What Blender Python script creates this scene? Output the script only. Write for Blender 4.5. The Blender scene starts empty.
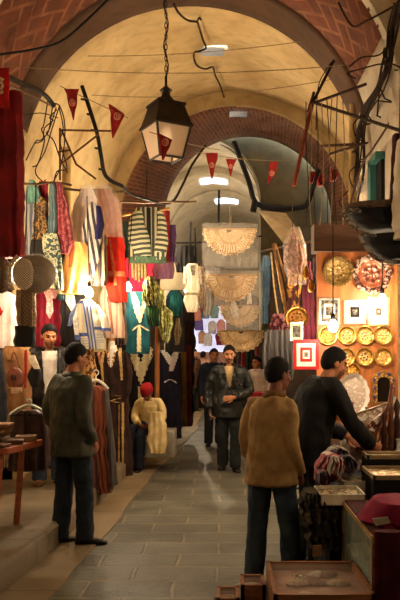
import bpy, bmesh, math, random
from mathutils import Vector as V, Matrix, noise
random.seed(7)
PI = math.pi
C = bpy.context.scene.collection
F, CX, HY, EYE = 700.0, 222.0, 352.0, 1.66
def W(px, py, Y): return V(((px-CX)*Y/F, Y, EYE-(py-HY)*Y/F))
LOC = {}
def lin(c):
    out = []
    for v in c[:3]:
        v /= 255.0
        out.append(v/12.92 if v <= .04045 else ((v+.055)/1.055)**2.4)
    return (*out, 1)
# ------------------------------------------------------------------ materials
class NT:
    def __init__(s, name):
        s.m = bpy.data.materials.new(name); s.m.use_nodes = True
        s.t = s.m.node_tree; s.b = s.t.nodes['Principled BSDF']; s.out = s.t.nodes['Material Output']
    def n(s, typ, **k):
        o = s.t.nodes.new(typ)
        for a, b in k.items(): setattr(o, a, b)
        return o
    def l(s, a, b): s.t.links.new(a, b)
    def put(s, sock, v):
        if hasattr(v, 'links'): s.l(v, sock)
        else: sock.default_value = v
    def math(s, op, a, b=0.0):
        o = s.n('ShaderNodeMath', operation=op); s.put(o.inputs[0], a); s.put(o.inputs[1], b); return o.outputs[0]
    def mix(s, f, a, b):
        o = s.n('ShaderNodeMix', data_type='RGBA'); s.put(o.inputs[0], f)
        s.put(o.inputs[6], a); s.put(o.inputs[7], b); return o.outputs[2]
    def obj(s): return s.n('ShaderNodeTexCoord').outputs['Object']
    def uv(s): return s.n('ShaderNodeTexCoord').outputs['UV']
    def noise(s, vec, scale, detail=4.0):
        o = s.n('ShaderNodeTexNoise'); o.inputs['Scale'].default_value = scale; o.inputs['Detail'].default_value = detail
        s.l(vec, o.inputs['Vector']); return o.outputs['Fac']
    def ramp(s, f, a, b):
        o = s.n('ShaderNodeMapRange'); o.inputs[1].default_value = a; o.inputs[2].default_value = b; s.l(f, o.inputs[0]); return o.outputs[0]
    def bump(s, h, st, dist=.02):
        o = s.n('ShaderNodeBump'); o.inputs['Strength'].default_value = st; o.inputs['Distance'].default_value = dist
        s.l(h, o.inputs['Height']); s.l(o.outputs[0], s.b.inputs['Normal'])
    def col(s, c): s.put(s.b.inputs['Base Color'], c)
    def set(s, **k):
        for a, v in k.items(): s.b.inputs[a.replace('_', ' ')].default_value = v
MC = {}
def cloth(c1, c2=None, scale=25, rough=.9, bump=.25, metal=0.0, lo=.35, hi=.65, sheen=0.0):
    """fabric, leather, wood, plaster ... two tones mixed by noise, a little relief"""
    key = ('c', c1, c2, scale, rough, bump, metal, lo, hi)
    if key in MC: return MC[key]
    s = NT('fabric'); v = s.obj()
    if c2 is None: c2 = tuple(int(x*.78) for x in c1)
    f = s.ramp(s.noise(v, scale), lo, hi)
    s.col(s.mix(f, lin(c1), lin(c2)))
    s.set(Roughness=rough, Metallic=metal); s.b.inputs['Specular IOR Level'].default_value = .3
    if bump: s.bump(s.noise(v, scale*3, 6), bump, .01)
    MC[key] = s.m; return s.m
def stripes(c1, c2, n, axis='X', duty=.5, c3=None, rot=0.0, rough=.9, wob=.02):
    key = ('s', c1, c2, n, axis, duty, c3, rot)
    if key in MC: return MC[key]
    s = NT('striped fabric'); v = s.obj()
    mp = s.n('ShaderNodeMapping'); mp.inputs['Rotation'].default_value = (0, rot, 0); s.l(v, mp.inputs[0])
    sp = s.n('ShaderNodeSeparateXYZ'); s.l(mp.outputs[0], sp.inputs[0])
    x = s.math('ADD', sp.outputs[axis], s.math('MULTIPLY', s.noise(v, 5), wob))
    f = s.math('FRACT', s.math('MULTIPLY', x, n))
    k = s.math('LESS_THAN', f, duty)
    c = s.mix(k, lin(c1), lin(c2))
    if c3: c = s.mix(s.math('LESS_THAN', s.math('ABSOLUTE', s.math('SUBTRACT', f, duty*.5)), duty*.16), c, lin(c3))
    n_ = s.noise(v, 30); c = s.mix(s.math('MULTIPLY', n_, .35), c, lin(tuple(int(q*.6) for q in c1)))
    s.col(c); s.set(Roughness=rough); s.bump(s.noise(v, 90), .25, .01)
    MC[key] = s.m; return s.m
def pattern(c1, c2, c3=None, scale=30, rough=.8, metal=0.0, thr=.35, bump=.5):
    """woven / embroidered / beaded: cells of two or three colours"""
    key = ('p', c1, c2, c3, scale, rough, metal, thr)
    if key in MC: return MC[key]
    s = NT('patterned fabric'); v = s.obj()
    o = s.n('ShaderNodeTexVoronoi'); o.inputs['Scale'].default_value = scale; s.l(v, o.inputs['Vector'])
    d = o.outputs['Distance']
    c = s.mix(s.math('LESS_THAN', d, thr), lin(c2), lin(c1))
    if c3:
        sp = s.n('ShaderNodeSeparateColor'); s.l(o.outputs['Color'], sp.inputs[0])
        c = s.mix(s.math('GREATER_THAN', sp.outputs[0], .6), c, lin(c3))
    s.col(c); s.set(Roughness=rough, Metallic=metal); s.bump(d, bump, .01)
    MC[key] = s.m; return s.m
def disc_pattern(c1, c2, c3, petals=8, R=.1, metal=.0, rough=.35):
    """a round plate's painted pattern: rings and petals about its own centre"""
    key = ('d', c1, c2, c3, petals, R, metal)
    if key in MC: return MC[key]
    s = NT('painted plate'); v = s.obj()
    sp = s.n('ShaderNodeSeparateXYZ'); s.l(v, sp.inputs[0])
    x, z = sp.outputs['X'], sp.outputs['Z']
    r = s.math('DIVIDE', s.math('SQRT', s.math('ADD', s.math('MULTIPLY', x, x), s.math('MULTIPLY', z, z))), R)
    a = s.math('ARCTAN2', z, x)
    p = s.math('ADD', s.math('SINE', s.math('MULTIPLY', a, float(petals))), s.math('SINE', s.math('MULTIPLY', r, 14.0)))
    o = s.n('ShaderNodeTexVoronoi'); o.inputs['Scale'].default_value = 3.2/R; s.l(v, o.inputs['Vector'])
    c = s.mix(s.ramp(p, -.2, .3), lin(c1), lin(c2))
    c = s.mix(s.math('LESS_THAN', o.outputs['Distance'], .33), c, lin(c3))
    c = s.mix(s.math('GREATER_THAN', r, .8), c, lin(c1))
    s.col(c); s.set(Roughness=rough, Metallic=metal); s.bump(s.math('ADD', p, o.outputs['Distance']), .4, .01)
    MC[key] = s.m; return s.m
def lattice(c1, c2, k=150.0, w=.35):
    s = NT('lattice weave'); v = s.obj(); sp = s.n('ShaderNodeSeparateXYZ'); s.l(v, sp.inputs[0]); x, z = sp.outputs['X'], sp.outputs['Z']
    p = s.math('ABSOLUTE', s.math('SINE', s.math('MULTIPLY', s.math('ADD', x, z), k))); q = s.math('ABSOLUTE', s.math('SINE', s.math('MULTIPLY', s.math('SUBTRACT', x, z), k)))
    m = s.math('MINIMUM', p, q); s.col(s.mix(s.math('LESS_THAN', m, w), lin(c2), lin(c1))); s.set(Roughness=.5); s.bump(m, .4, .01); return s.m
def metal(c, rough=.35, sc=20): return cloth(c, None, sc, rough, .1, 1.0)
def wood(c1, c2=None, rough=.6, n=9.0, axis='X'):
    key = ('w', c1, c2, n, axis)
    if key in MC: return MC[key]
    s = NT('wood'); v = s.obj(); c2 = c2 or tuple(int(x*.6) for x in c1)
    mp = s.n('ShaderNodeMapping'); s.l(v, mp.inputs[0])
    mp.inputs['Scale'].default_value = {'X': (1, 9, 9), 'Z': (9, 9, 1), 'Y': (9, 1, 9)}[axis]
    f = s.ramp(s.noise(mp.outputs[0], n*.5, 5), .35, .7)
    s.col(s.mix(f, lin(c1), lin(c2))); s.set(Roughness=rough); s.bump(f, .15, .01)
    MC[key] = s.m; return s.m
def glow(c, st):
    key = ('g', c, st)
    if key in MC: return MC[key]
    s = NT('lit'); s.set(Roughness=.5); s.col(lin(c))
    s.put(s.b.inputs['Emission Color'], lin(c)); s.b.inputs['Emission Strength'].default_value = st
    MC[key] = s.m; return s.m
def plastic(tint=(235, 225, 215), alpha=.35, rough=.2):
    key = ('pl', tint, alpha)
    if key in MC: return MC[key]
    s = NT('clear plastic'); v = s.obj(); s.col(lin(tint)); s.set(Roughness=rough)
    f = s.ramp(s.noise(v, 14), .3, .7)
    s.put(s.b.inputs['Alpha'], s.math('ADD', s.math('MULTIPLY', f, alpha*.7), alpha*.65))
    s.bump(s.noise(v, 22), .7, .02)
    MC[key] = s.m; return s.m
def glass(tint=(225, 235, 225), alpha=.18):
    key = ('gl', tint, alpha)
    if key in MC: return MC[key]
    s = NT('glass'); v = s.obj(); s.col(lin(tint)); s.set(Roughness=.06)
    s.put(s.b.inputs['Alpha'], s.math('ADD', s.math('MULTIPLY', s.noise(v, 9), .06), alpha))
    MC[key] = s.m; return s.m
# ------------------------------------------------------------------ mesh collector (world coordinates)
class G:
    def __init__(s): s.v = []; s.f = []; s.uv = None
    def grid(s, P, closed_u=False, closed_v=False, caps=False):
        n, m = len(P), len(P[0]); b = len(s.v)
        for r in P: s.v.extend([V(p) for p in r])
        for i in range(n if closed_v else n-1):
            for j in range(m if closed_u else m-1):
                i2, j2 = (i+1) % n, (j+1) % m
                s.f.append((b+i*m+j, b+i*m+j2, b+i2*m+j2, b+i2*m+j))
        if caps:
            s.f.append(tuple(b+j for j in range(m))[::-1]); s.f.append(tuple(b+(n-1)*m+j for j in range(m)))
        return s
    def box(s, a, b):
        a, b = V(a), V(b); lo = V(map(min, a, b)); hi = V(map(max, a, b)); k = len(s.v)
        for z in (lo.z, hi.z):
            for x, y in ((lo.x, lo.y), (hi.x, lo.y), (hi.x, hi.y), (lo.x, hi.y)): s.v.append(V((x, y, z)))
        for q in ((3, 2, 1, 0), (4, 5, 6, 7), (0, 1, 5, 4), (1, 2, 6, 5), (2, 3, 7, 6), (3, 0, 4, 7)): s.f.append(tuple(k+i for i in q))
        return s
    def tube(s, pts, r, n=8, rz=None):
        pts = [V(p) for p in pts]
        if len(pts) < 2: return s
        R = r if isinstance(r, (list, tuple)) else [r]*len(pts)
        rows = []; ref = None
        for i, p in enumerate(pts):
            d = (pts[min(i+1, len(pts)-1)]-pts[max(i-1, 0)]).normalized()
            if ref is None:
                ref = V((0, 0, 1)) if abs(d.z) < .9 else V((1, 0, 0))
            a = (ref-d*ref.dot(d)).normalized(); ref = a; b = d.cross(a)
            rows.append([p+(a*math.cos(2*PI*k/n)+b*math.sin(2*PI*k/n))*R[i] for k in range(n)])
        return s.grid(rows, True, caps=True)
    def rings(s, L, n=24):
        """L: (centre, lateral axis vector, other axis vector)"""
        return s.grid([[V(c)+V(a)*math.cos(2*PI*k/n)+V(b)*math.sin(2*PI*k/n) for k in range(n)] for c, a, b in L], True, caps=True)
    def ball(s, c, r, n=12, m=8, M=None):
        c = V(c); r = V(r) if hasattr(r, '__len__') else V((r, r, r)); rows = []
        for i in range(m+1):
            t = -PI/2+PI*(i*.998+.001*m)/m
            row = []
            for k in range(n):
                p = V((r.x*math.cos(t)*math.cos(2*PI*k/n), r.y*math.cos(t)*math.sin(2*PI*k/n), r.z*math.sin(t)))
                row.append(c+(M @ p if M else p))
            rows.append(row)
        return s.grid(rows, True, caps=True)
    def lathe(s, c, prof, axis='Z', n=28):
        """prof: (radius, along)"""
        c = V(c); rows = []
        for r, h in prof:
            row = []
            for k in range(n):
                a, b = r*math.cos(2*PI*k/n), r*math.sin(2*PI*k/n)
                row.append(c+(V((a, b, h)) if axis == 'Z' else V((a, h, b)) if axis == 'Y' else V((h, a, b))))
            rows.append(row)
        return s.grid(rows, True, caps=True)
    def prism(s, pts, d):
        """pts: polygon of points, extruded by vector d"""
        k = len(s.v); n = len(pts); d = V(d)
        s.v.extend([V(p) for p in pts]); s.v.extend([V(p)+d for p in pts])
        s.f.append(tuple(range(k, k+n))); s.f.append(tuple(range(k+2*n-1, k+n-1, -1)))
        for i in range(n): s.f.append((k+i, k+(i+1) % n, k+n+(i+1) % n, k+n+i)[::-1])
        return s
    def ppx(s, pts, Y, th):
        return s.prism([W(a, b, Y) for a, b in pts], (0, th, 0))
    def base(s):
        lo = V((min(v.x for v in s.v), min(v.y for v in s.v), min(v.z for v in s.v)))
        hi = V((max(v.x for v in s.v), max(v.y for v in s.v), max(v.z for v in s.v)))
        return V(((lo.x+hi.x)/2, (lo.y+hi.y)/2, lo.z))
    def mesh(s, name, mats, off):
        me = bpy.data.meshes.new(name); me.from_pydata([tuple(v-off) for v in s.v], [], s.f); me.validate()
        bm = bmesh.new(); bm.from_mesh(me); bmesh.ops.recalc_face_normals(bm, faces=bm.faces); bm.to_mesh(me); bm.free()
        for m in (mats if isinstance(mats, (list, tuple)) else [mats]): me.materials.append(m)
        return me
    def obj(s, name, mat, parent=None, origin=None, smooth=True, bevel=0.0):
        off = LOC[parent] if parent else (V(origin) if origin is not None else s.base())
        o = bpy.data.objects.new(name, s.mesh(name, mat, off)); C.objects.link(o); LOC[o] = off
        if parent: o.parent = parent
        else: o.location = off
        if smooth:
            o.data.polygons.foreach_set('use_smooth', [True]*len(o.data.polygons))
            try: o.data.set_sharp_from_angle(angle=math.radians(50))
            except Exception: pass
        if bevel:
            b = o.modifiers.new('edge', 'BEVEL'); b.width = bevel; b.segments = 2; b.limit_method = 'ANGLE'
        return o
def tag(o, label, cat, group=None, kind=None):
    o['label'] = label; o['category'] = cat
    if group: o['group'] = group
    if kind: o['kind'] = kind
    return o
def empty(name, loc, label, cat, group=None):
    o = bpy.data.objects.new(name, None); C.objects.link(o); o.location = V(loc); o.empty_display_size = .05
    LOC[o] = V(loc); return tag(o, label, cat, group)
def struct(o): o['kind'] = 'structure'; return o
def wpts(L): return [W(*q) for q in L]
def sag(a, b, s, n=14):
    a, b = V(a), V(b)
    return [a.lerp(b, i/n)-V((0, 0, s*4*(i/n)*(1-i/n))) for i in range(n+1)]
def smoothline(P, k=5):
    P = [V(p) for p in P]; out = []
    for i in range(len(P)-1):
        a, b, c, d = P[max(i-1, 0)], P[i], P[i+1], P[min(i+2, len(P)-1)]
        for j in range(k):
            t = j/k
            out.append(.5*((2*b)+(c-a)*t+(2*a-5*b+4*c-d)*t*t+(3*b-a-3*c+d)*t*t*t))
    return out+[P[-1]]
# ------------------------------------------------------------------ soft bodies hung in the market
class Loft:
    """a hanging cloth: rows (py, left px, right px[, half depth m]) at distance Y, folded front and back"""
    def __init__(s, rows, Y, d=.06, k=4, amp=.014, seed=None, nz=.012, p=.75, edge=.14):
        s.edge = edge
        s.r = sorted(rows); s.Y, s.d, s.k, s.amp, s.nz, s.p = Y, d, k, amp, nz, p
        s.seed = seed if seed is not None else random.random()*50
        s.a, s.b = s.r[0][0], s.r[-1][0]
    def at(s, py):
        r = s.r; py = min(max(py, s.a), s.b)
        for i in range(len(r)-1):
            if py <= r[i+1][0]: break
        t = (py-r[i][0])/max(1e-6, r[i+1][0]-r[i][0])
        g = lambda q, j: q[j] if len(q) > j else s.d
        l, q, d = [g(r[i], j)*(1-t)+g(r[i+1], j)*t for j in (1, 2, 3)]
        e = s.edge*min(14, q-l)
        return [l+e*noise.noise(V((py*.11, s.seed, 1))), q+e*noise.noise(V((py*.11, s.seed, 9))), d]
    def pt(s, t, py, off=0.0):
        l, r, d = s.at(py); u = math.cos(t); px = (l+r)/2+(r-l)/2*u
        sn = math.sin(t); w = math.copysign(abs(sn)**s.p, sn); v = (py-s.a)/(s.b-s.a)
        q = W(px, py, s.Y)
        rip = s.amp*(.35+.65*v)*math.sin(s.k*PI*u+s.seed+.9*math.sin(3*v+s.seed))
        rip += s.nz*noise.noise(V((q.x*9, q.z*4, s.seed)))
        q.y -= d*w+rip*min(1, abs(sn)*2)*(1 if sn >= 0 else -1)+off
        return q
    def front(s, px, py, off=0.0):
        l, r, d = s.at(py); u = max(-.97, min(.97, (px-(l+r)/2)/max(.01, (r-l)/2)))
        q = s.pt(math.acos(u), py, off); w = W(px, py, s.Y); return V((w.x, q.y, w.z))
    def build(s, g, n=40, m=30):
        R = []
        for i in range(m+1):
            py = s.a+(s.b-s.a)*i/m
            R.append([s.pt(2*PI*(j+.5)/n, py) for j in range(n)])
        return g.grid(R, True, caps=True)
def patch(h, rows, g=None, nx=8, ny=12, th=.006, off=.006, jag=0, jn=6):
    """trim lying on the front of a hanging cloth, following its folds"""
    g = g or G(); R = Loft(rows, h.Y, edge=0); A, B = [], []
    for i in range(ny+1):
        py = R.a+(R.b-R.a)*i/ny; l, r, _ = R.at(py)
        j_ = jag*math.sin(i*PI*2*jn/ny+.5) if jag else 0
        l -= j_; r += j_
        A.append([h.front(l+(r-l)*j/nx, py, off+th) for j in range(nx+1)])
        B.append([h.front(l+(r-l)*j/nx, py, off) for j in range(nx+1)])
    rows3 = [a+b[::-1] for a, b in zip(A, B)]
    return g.grid(rows3, True, caps=True)
def hang(name, label, cat, Y, rows, mat, parts=(), group=None, n=40, m=30, **k):
    """one hanging garment; parts: (name, 'patch'|'loft', rows or list of rows, material, options)"""
    h = Loft(rows, Y, **k); o = h.build(G(), n, m).obj(name, mat); tag(o, label, cat, group)
    for nm, typ, rr, mt, *op in parts:
        op = op[0] if op else {}
        if typ == 'patch':
            for one in (rr if isinstance(rr[0], list) else [rr]): patch(h, one, **op).obj(nm, mt, o)
        else:
            for one in (rr if isinstance(rr[0], list) else [rr]):
                Loft(one, Y+op.get('dy', 0), op.get('d', .04), op.get('k', 2), op.get('amp', .008)).build(G(), 20, 16).obj(nm, mt, o)
    return o
def circ(cx, cy, rx, ry=None, n=10):
    ry = ry or rx
    return [(cy-ry*math.cos(PI*i/n), cx-max(.05, rx*math.sin(PI*i/n)), cx+max(.05, rx*math.sin(PI*i/n))) for i in range(n+1)]
EXPO = 0.95; LANT = 9; COLD = 0.42
# ------------------------------------------------------------------ people
def remesh(g, vox, smooth=3):
    me = bpy.data.meshes.new('t'); me.from_pydata([tuple(v) for v in g.v], [], g.f)
    bm = bmesh.new(); bm.from_mesh(me); bmesh.ops.recalc_face_normals(bm, faces=bm.faces); bm.to_mesh(me); bm.free()
    o = bpy.data.objects.new('t', me); C.objects.link(o)
    m = o.modifiers.new('r', 'REMESH'); m.mode = 'VOXEL'; m.voxel_size = vox
    if smooth: s_ = o.modifiers.new('s', 'SMOOTH'); s_.iterations = smooth; s_.factor = .5
    dg = bpy.context.evaluated_depsgraph_get(); dg.update()
    out = bpy.data.meshes.new_from_object(o.evaluated_get(dg)); bpy.data.objects.remove(o); bpy.data.meshes.remove(me)
    return out
def child(name, me, mats, root, smooth=True):
    o = bpy.data.objects.new(name, me); C.objects.link(o); o.parent = root; me.name = name
    me.materials.clear()
    for m in (mats if isinstance(mats, (list, tuple)) else [mats]): me.materials.append(m)
    if smooth: me.polygons.foreach_set('use_smooth', [True]*len(me.polygons))
    return o
def folds(me, amp, sc=(9, 9, 5), seed=0.0, amp2=0.0):
    for v in me.vertices:
        p = V((v.co.x*sc[0], v.co.y*sc[1], v.co.z*sc[2]+seed)); n_ = noise.noise(p)
        v.co += v.normal*(amp*(1-2*abs(n_))+amp2*noise.noise(p*2.7))
def cut(me, test):
    bm = bmesh.new(); bm.from_mesh(me)
    bmesh.ops.delete(bm, geom=[f for f in bm.faces if test(f.calc_center_median())], context='FACES')
    bm.to_mesh(me); bm.free()
def hand(g, w, d, n, s, side, curl=.5):
    """palm, four unequal bent fingers and a thumb; w wrist, d pointing direction, n the way the palm faces"""
    d = V(d).normalized(); n = V(n); n = (n-d*n.dot(d)).normalized(); t = d.cross(n)*side  # thumb side
    Mx = Matrix((t, d, n)).transposed()
    g.ball(w+d*.05*s, (.040*s, .055*s, .016*s), 14, 10, Mx)
    g.tube([w-d*.03*s, w+d*.03*s], [.026*s, .026*s], 10)
    for k, (u, ln) in enumerate(((.031, .070), (.0105, .080), (-.0105, .075), (-.031, .058))):
        p = w+d*.085*s+t*u*s; a = .15; P = [w+d*.05*s+t*u*.7*s, p]
        for f_ in (.45, .32, .25):
            a += curl*.9; q = d*math.cos(a)+n*math.sin(a)+t*u*.8; p = p+q.normalized()*ln*f_*s*1.1; P.append(p)
        g.tube(P, [.0095*s, .0095*s, .0088*s, .0082*s, .0068*s], 8)
    p = w+d*.025*s+t*.026*s
    g.tube([p, p+(t*.8+d*.6+n*.2)*.03*s, p+(t*.75+d*1.25+n*.55)*.042*s, p+(t*.6+d*1.8+n*.9)*.046*s], [.014*s, .0115*s, .0098*s, .0078*s], 8)
def person(label, loc, ang, H, J, wear, skin=(186, 122, 84), hairc=(15, 11, 9), vox=.0075, hy=0, hp=0, hands=('rest', 'rest'), face=(), group=None, curl=(.5, .5)):
    s = H/1.75
    root = empty('person', loc, label, 'person', group); root.rotation_euler = (0, 0, math.radians(ang))
    D = dict(pel=(0, 0, .93), neck=(0, .01, 1.47), head=(0, -.02, 1.62))
    for sd, k in ((1, 'L'), (-1, 'R')):
        D.update({'hip'+k: (sd*.09, 0, .90), 'kn'+k: (sd*.095, -.015, .49), 'an'+k: (sd*.1, .02, .085), 'toe'+k: sd*.15,
                  'sh'+k: (sd*.18, .01, 1.41), 'el'+k: (sd*.24, .03, 1.13), 'wr'+k: (sd*.235, -.06, .89)})
    D.update(J); P = {k: (V(v)*s if not isinstance(v, (int, float)) else v) for k, v in D.items()}
    def spine(t): return P['pel'].lerp(P['neck'], t)+V((0, .025*s*math.sin(PI*min(1, max(0, t))), 0))
    up = (P['neck']-P['pel']).normalized()
    def ring(t, rx, ry):
        lat = (P['hipL']-P['hipR']).normalized().lerp((P['shL']-P['shR']).normalized(), min(1, max(0, t))).normalized()
        u_ = up if t > 0 else V((0, 0, 1)); fw = u_.cross(lat).normalized()
        c = spine(t) if t >= 0 else P['pel']+V((0, 0, t*.54*s))
        return (c, lat*rx*s, fw*ry*s)
    sl = wear.get('slim', 1.0)
    TOR = [(t_, a_*sl, b_*sl) for t_, a_, b_ in [(-.10, .13, .095), (0, .165, .118), (.15, .16, .108), (.35, .147, .10), (.6, .163, .118), (.8, .172, .115), (.92, .135, .09), (1.0, .07, .062)]]
    Rh = Matrix.Rotation(math.radians(hy), 3, 'Z') @ Matrix.Rotation(math.radians(hp), 3, 'X')
    hc = P['head']
    def hd(x, y, z): return hc+Rh @ (V((x, y, z))*s)
    # --- body, one continuous surface
    g = G(); g.rings([ring(*q) for q in TOR])
    g.tube([spine(.93), P['neck'], hd(0, .012, -.05)], [.07*s, .058*s, .055*s], 12)
    g.ball(hd(0, .012, .025), (.076*s, .096*s, .100*s), 20, 14, Rh); g.ball(hd(0, -.026, -.04), (.060*s, .068*s, .080*s), 20, 14, Rh)
    g.ball(hd(0, -.055, -.093), (.030*s, .028*s, .022*s), 12, 8, Rh)
    g.tube([hd(0, -.086, .022), hd(0, -.104, -.004), hd(0, -.116, -.028)], [.008*s, .011*s, .015*s], 8); g.ball(hd(0, -.1, -.03), (.019*s, .012*s, .009*s), 10, 6, Rh)
    g.ball(hd(0, -.082, .028), (.052*s, .016*s, .011*s), 12, 6, Rh); g.ball(hd(0, -.087, -.062), (.024*s, .012*s, .011*s), 10, 6, Rh)
    for sd in (1, -1):
        g.ball(hd(sd*.079, .014, -.004), (.011*s, .021*s, .032*s), 10, 8, Rh); g.ball(hd(sd*.043, -.06, -.022), (.022*s, .022*s, .02*s), 10, 6, Rh)
    for k, sd in (('L', 1), ('R', -1)):
        g.tube(smoothline([P['sh'+k]-V((sd*.08*s, 0, 0)), P['sh'+k], P['el'+k], P['wr'+k]], 4), [(.055*(1-i/12)+.027*(i/12))*s for i in range(13)], 10)
        g.tube(smoothline([P['hip'+k]+V((0, 0, .04*s)), P['hip'+k].lerp(P['kn'+k], .4), P['kn'+k], P['kn'+k].lerp(P['an'+k], .35), P['an'+k]], 4), [(.088-.05*(i/16))*s for i in range(17)], 12)
        ta = P['toe'+k]; tv = V((math.sin(ta), -math.cos(ta), 0))
        g.tube([P['an'+k]-tv*.03*s-V((0, 0, .048*s)), P['an'+k]+tv*.08*s-V((0, 0, .055*s)), P['an'+k]+tv*.13*s-V((0, 0, .06*s))], [.028*s, .024*s, .016*s], 10)
        i = 0 if k == 'L' else 1; hv = J.get('hd'+k, (P['wr'+k]-P['el'+k]).normalized()); hn = J.get('hn'+k, (-sd, -.2, 0))
        hand(g, P['wr'+k]+V(hv).normalized()*.015*s, hv, hn, s, sd, curl[i])
    me = remesh(g, vox*s, 2)
    sk = cloth(skin, tuple(int(q*.88) for q in skin), 30, .55, .05); lip = cloth(tuple(int(q*.72) for q in skin)); eye = cloth((28, 20, 16), None, 9, .25, 0); hr = cloth(hairc, tuple(int(q*.6) for q in hairc), 60, .9)
    b = child('body', me, [sk, eye, hr, lip, cloth(tuple(int(q*.68) for q in skin))], root)
    Ri = Rh.transposed()
    for f in me.polygons:
        q = Ri @ (f.center-hc)/s
        if q.length > .16 or q.y > -.03: continue
        ax = abs(q.x)
        if ((ax-.031)/.014)**2+((q.z-.006)/.0075)**2 < 1: f.material_index = 1
        elif ((ax-.032)/.021)**2+((q.z-.027)/.007)**2 < 1: f.material_index = 2
        elif (q.x/.024)**2+((q.z+.062)/.008)**2 < 1: f.material_index = 3
        elif 'moustache' in face and (q.x/.030)**2+((q.z+.047)/.0075)**2 < 1: f.material_index = 2
        elif 'stubble' in face and q.z < -.045: f.material_index = 4
    # --- hair
    if wear.get('hair', True):
        g = G(); g.ball(hd(0, .014, .022), (.083*s, .103*s, .113*s), 40, 30, Rh)
        hm = bpy.data.meshes.new('hair'); hm.from_pydata([tuple(v) for v in g.v], [], g.f)
        bm = bmesh.new(); bm.from_mesh(hm); bmesh.ops.recalc_face_normals(bm, faces=bm.faces)
        lo_ = wear.get('nape', -.10)
        def hline(q):
            line = min(.074, max(lo_, .056-1.1*(q.y+.05)))
            if abs(q.x) > .05 and -.03 < q.y < .03: line = max(line, .012)
            return line
        def bald(c):
            q = Ri @ (c-hc)/s
            return q.z < hline(q)
        bmesh.ops.delete(bm, geom=[f for f in bm.faces if bald(f.calc_center_median())], context='FACES')
        for v in bm.verts:
            q = Ri @ (v.co-hc)/s; h_ = max(0, min(1, (q.z-hline(q))/.035))
            v.co = hc+(v.co-hc)*(.945+.065*h_+.035*h_*noise.noise(v.co*34))
        bm.to_mesh(hm); bm.free()
        m_ = child('hair', hm, hr, root).modifiers.new('thickness', 'SOLIDIFY'); m_.thickness = .006; m_.offset = 0
    # --- clothes
    def top(name, mat, inf, hem, cuff=.97, collar=.0, slv=True, seed=0.0, fold=.01, flare=0.0, topt=.97, extra=None):
        g = G(); R = []
        ts = [hem+(0-hem)*i/4 for i in range(4)]+[0, .15, .35, .6, .8, .92, topt] if hem < 0 else [t for t in (hem, .15, .35, .6, .8, .92, topt) if t >= hem]
        for t in ts:
            tt = min(max(t, -.02), 1); 
            for a_, c_ in zip(TOR, TOR[1:]):
                if a_[0] <= tt <= c_[0]: u = (tt-a_[0])/(c_[0]-a_[0]); rx, ry = a_[1]*(1-u)+c_[1]*u, a_[2]*(1-u)+c_[2]*u
            k = inf*(1 if t < .9 else .6)+flare*max(0, .3-t)
            waist = .02*(1-min(1, abs(t-.35)/.35))
            R.append(ring(t, rx+k+waist, ry+k+waist))
        g.rings(R, 28)
        if slv:
            for k, sd in (('L', 1), ('R', -1)):
                w_ = P['el'+k].lerp(P['wr'+k], cuff); L = smoothline([P['sh'+k]-V((sd*.09*s, 0, 0)), P['sh'+k]+V((0, 0, -.005)), P['el'+k], w_], 5)
                n_ = len(L)-1; g.tube(L, [((.056 if i > 2 else .046)*sl*(1-i/n_)+.034*(i/n_)+inf*.5)*s for i in range(n_+1)], 14)
        if extra: extra(g)
        me = remesh(g, max(.011, vox*1.4)*s, 3); folds(me, fold*s, seed=seed, amp2=fold*.5*s)
        return me
    W_ = wear
    if 'shirt' in W_:
        child('shirt', top('shirt', None, .014, .0, slv=False, fold=.004), W_['shirt'], root)
    if 'jacket' in W_:
        q = W_['jacket']; me = top('j', None, q.get('inf', .035), q.get('hem', -.2), q.get('cuff', .97), seed=q.get('seed', 1.0), fold=q.get('fold', .012), flare=q.get('flare', .0))
        if 'open' in q:
            w0, w1, z0 = q['open']  # half widths at the neck and at the lower end, and the height where it closes
            zn = P['neck'].z
            cut(me, lambda c: c.y < P['pel'].y-.02 and c.z > z0*s and abs(c.x-P['neck'].x) < (w1+(w0-w1)*max(0, min(1, (c.z-z0*s)/(zn-z0*s))))*s)
        jo = child(q.get('name', 'jacket'), me, q['mat'], root)
        if 'open' in q: m_ = jo.modifiers.new('thickness', 'SOLIDIFY'); m_.thickness = .008; m_.offset = 0
        if q.get('collar', True):
            g = G(); o_ = q.get('collar_open', 0)
            c0, c1 = spine(.955), P['neck'].lerp(hc, .22)
            Rr = []
            for c, r_ in ((c0, .098), (c0.lerp(c1, .55), .088), (c1, .082), (c1-V((0, 0, .004)), .072), (c0, .07)):
                row = []
                for i in range(25):
                    a_ = -PI/2+o_+(2*PI-2*o_)*i/24; row.append(c+V((math.cos(a_)*r_*s, math.sin(a_)*r_*.92*s, 0)))
                Rr.append(row)
            g.grid(Rr, False, closed_v=True)
            cm = bpy.data.meshes.new('collar'); cm.from_pydata([tuple(v) for v in g.v], [], g.f); child('collar', cm, q.get('collar_mat', q['mat']), root)
    if 'trousers' in W_:
        g = G(); g.rings([ring(*t) for t in ((-.08, .15*sl, .115*sl), (0, .174*sl, .124*sl), (.14, .166*sl, .114*sl))])
        for k, sd in (('L', 1), ('R', -1)):
            L = smoothline([P['hip'+k]+V((0, 0, .03*s)), P['hip'+k].lerp(P['kn'+k], .45), P['kn'+k], P['kn'+k].lerp(P['an'+k], .5), P['an'+k]-V((0, 0, .035*s))], 5)
            n_ = len(L)-1; g.tube(L, [(.110-.030*min(1, i/(n_*.5))-.004*(i/n_))*(.5+.5*sl)*s for i in range(n_+1)], 14)
        me = remesh(g, max(.011, vox*1.4)*s, 3); folds(me, .008*s, (11, 11, 7), 4.0, .006*s)
        child('trousers', me, W_['trousers'], root)
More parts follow.
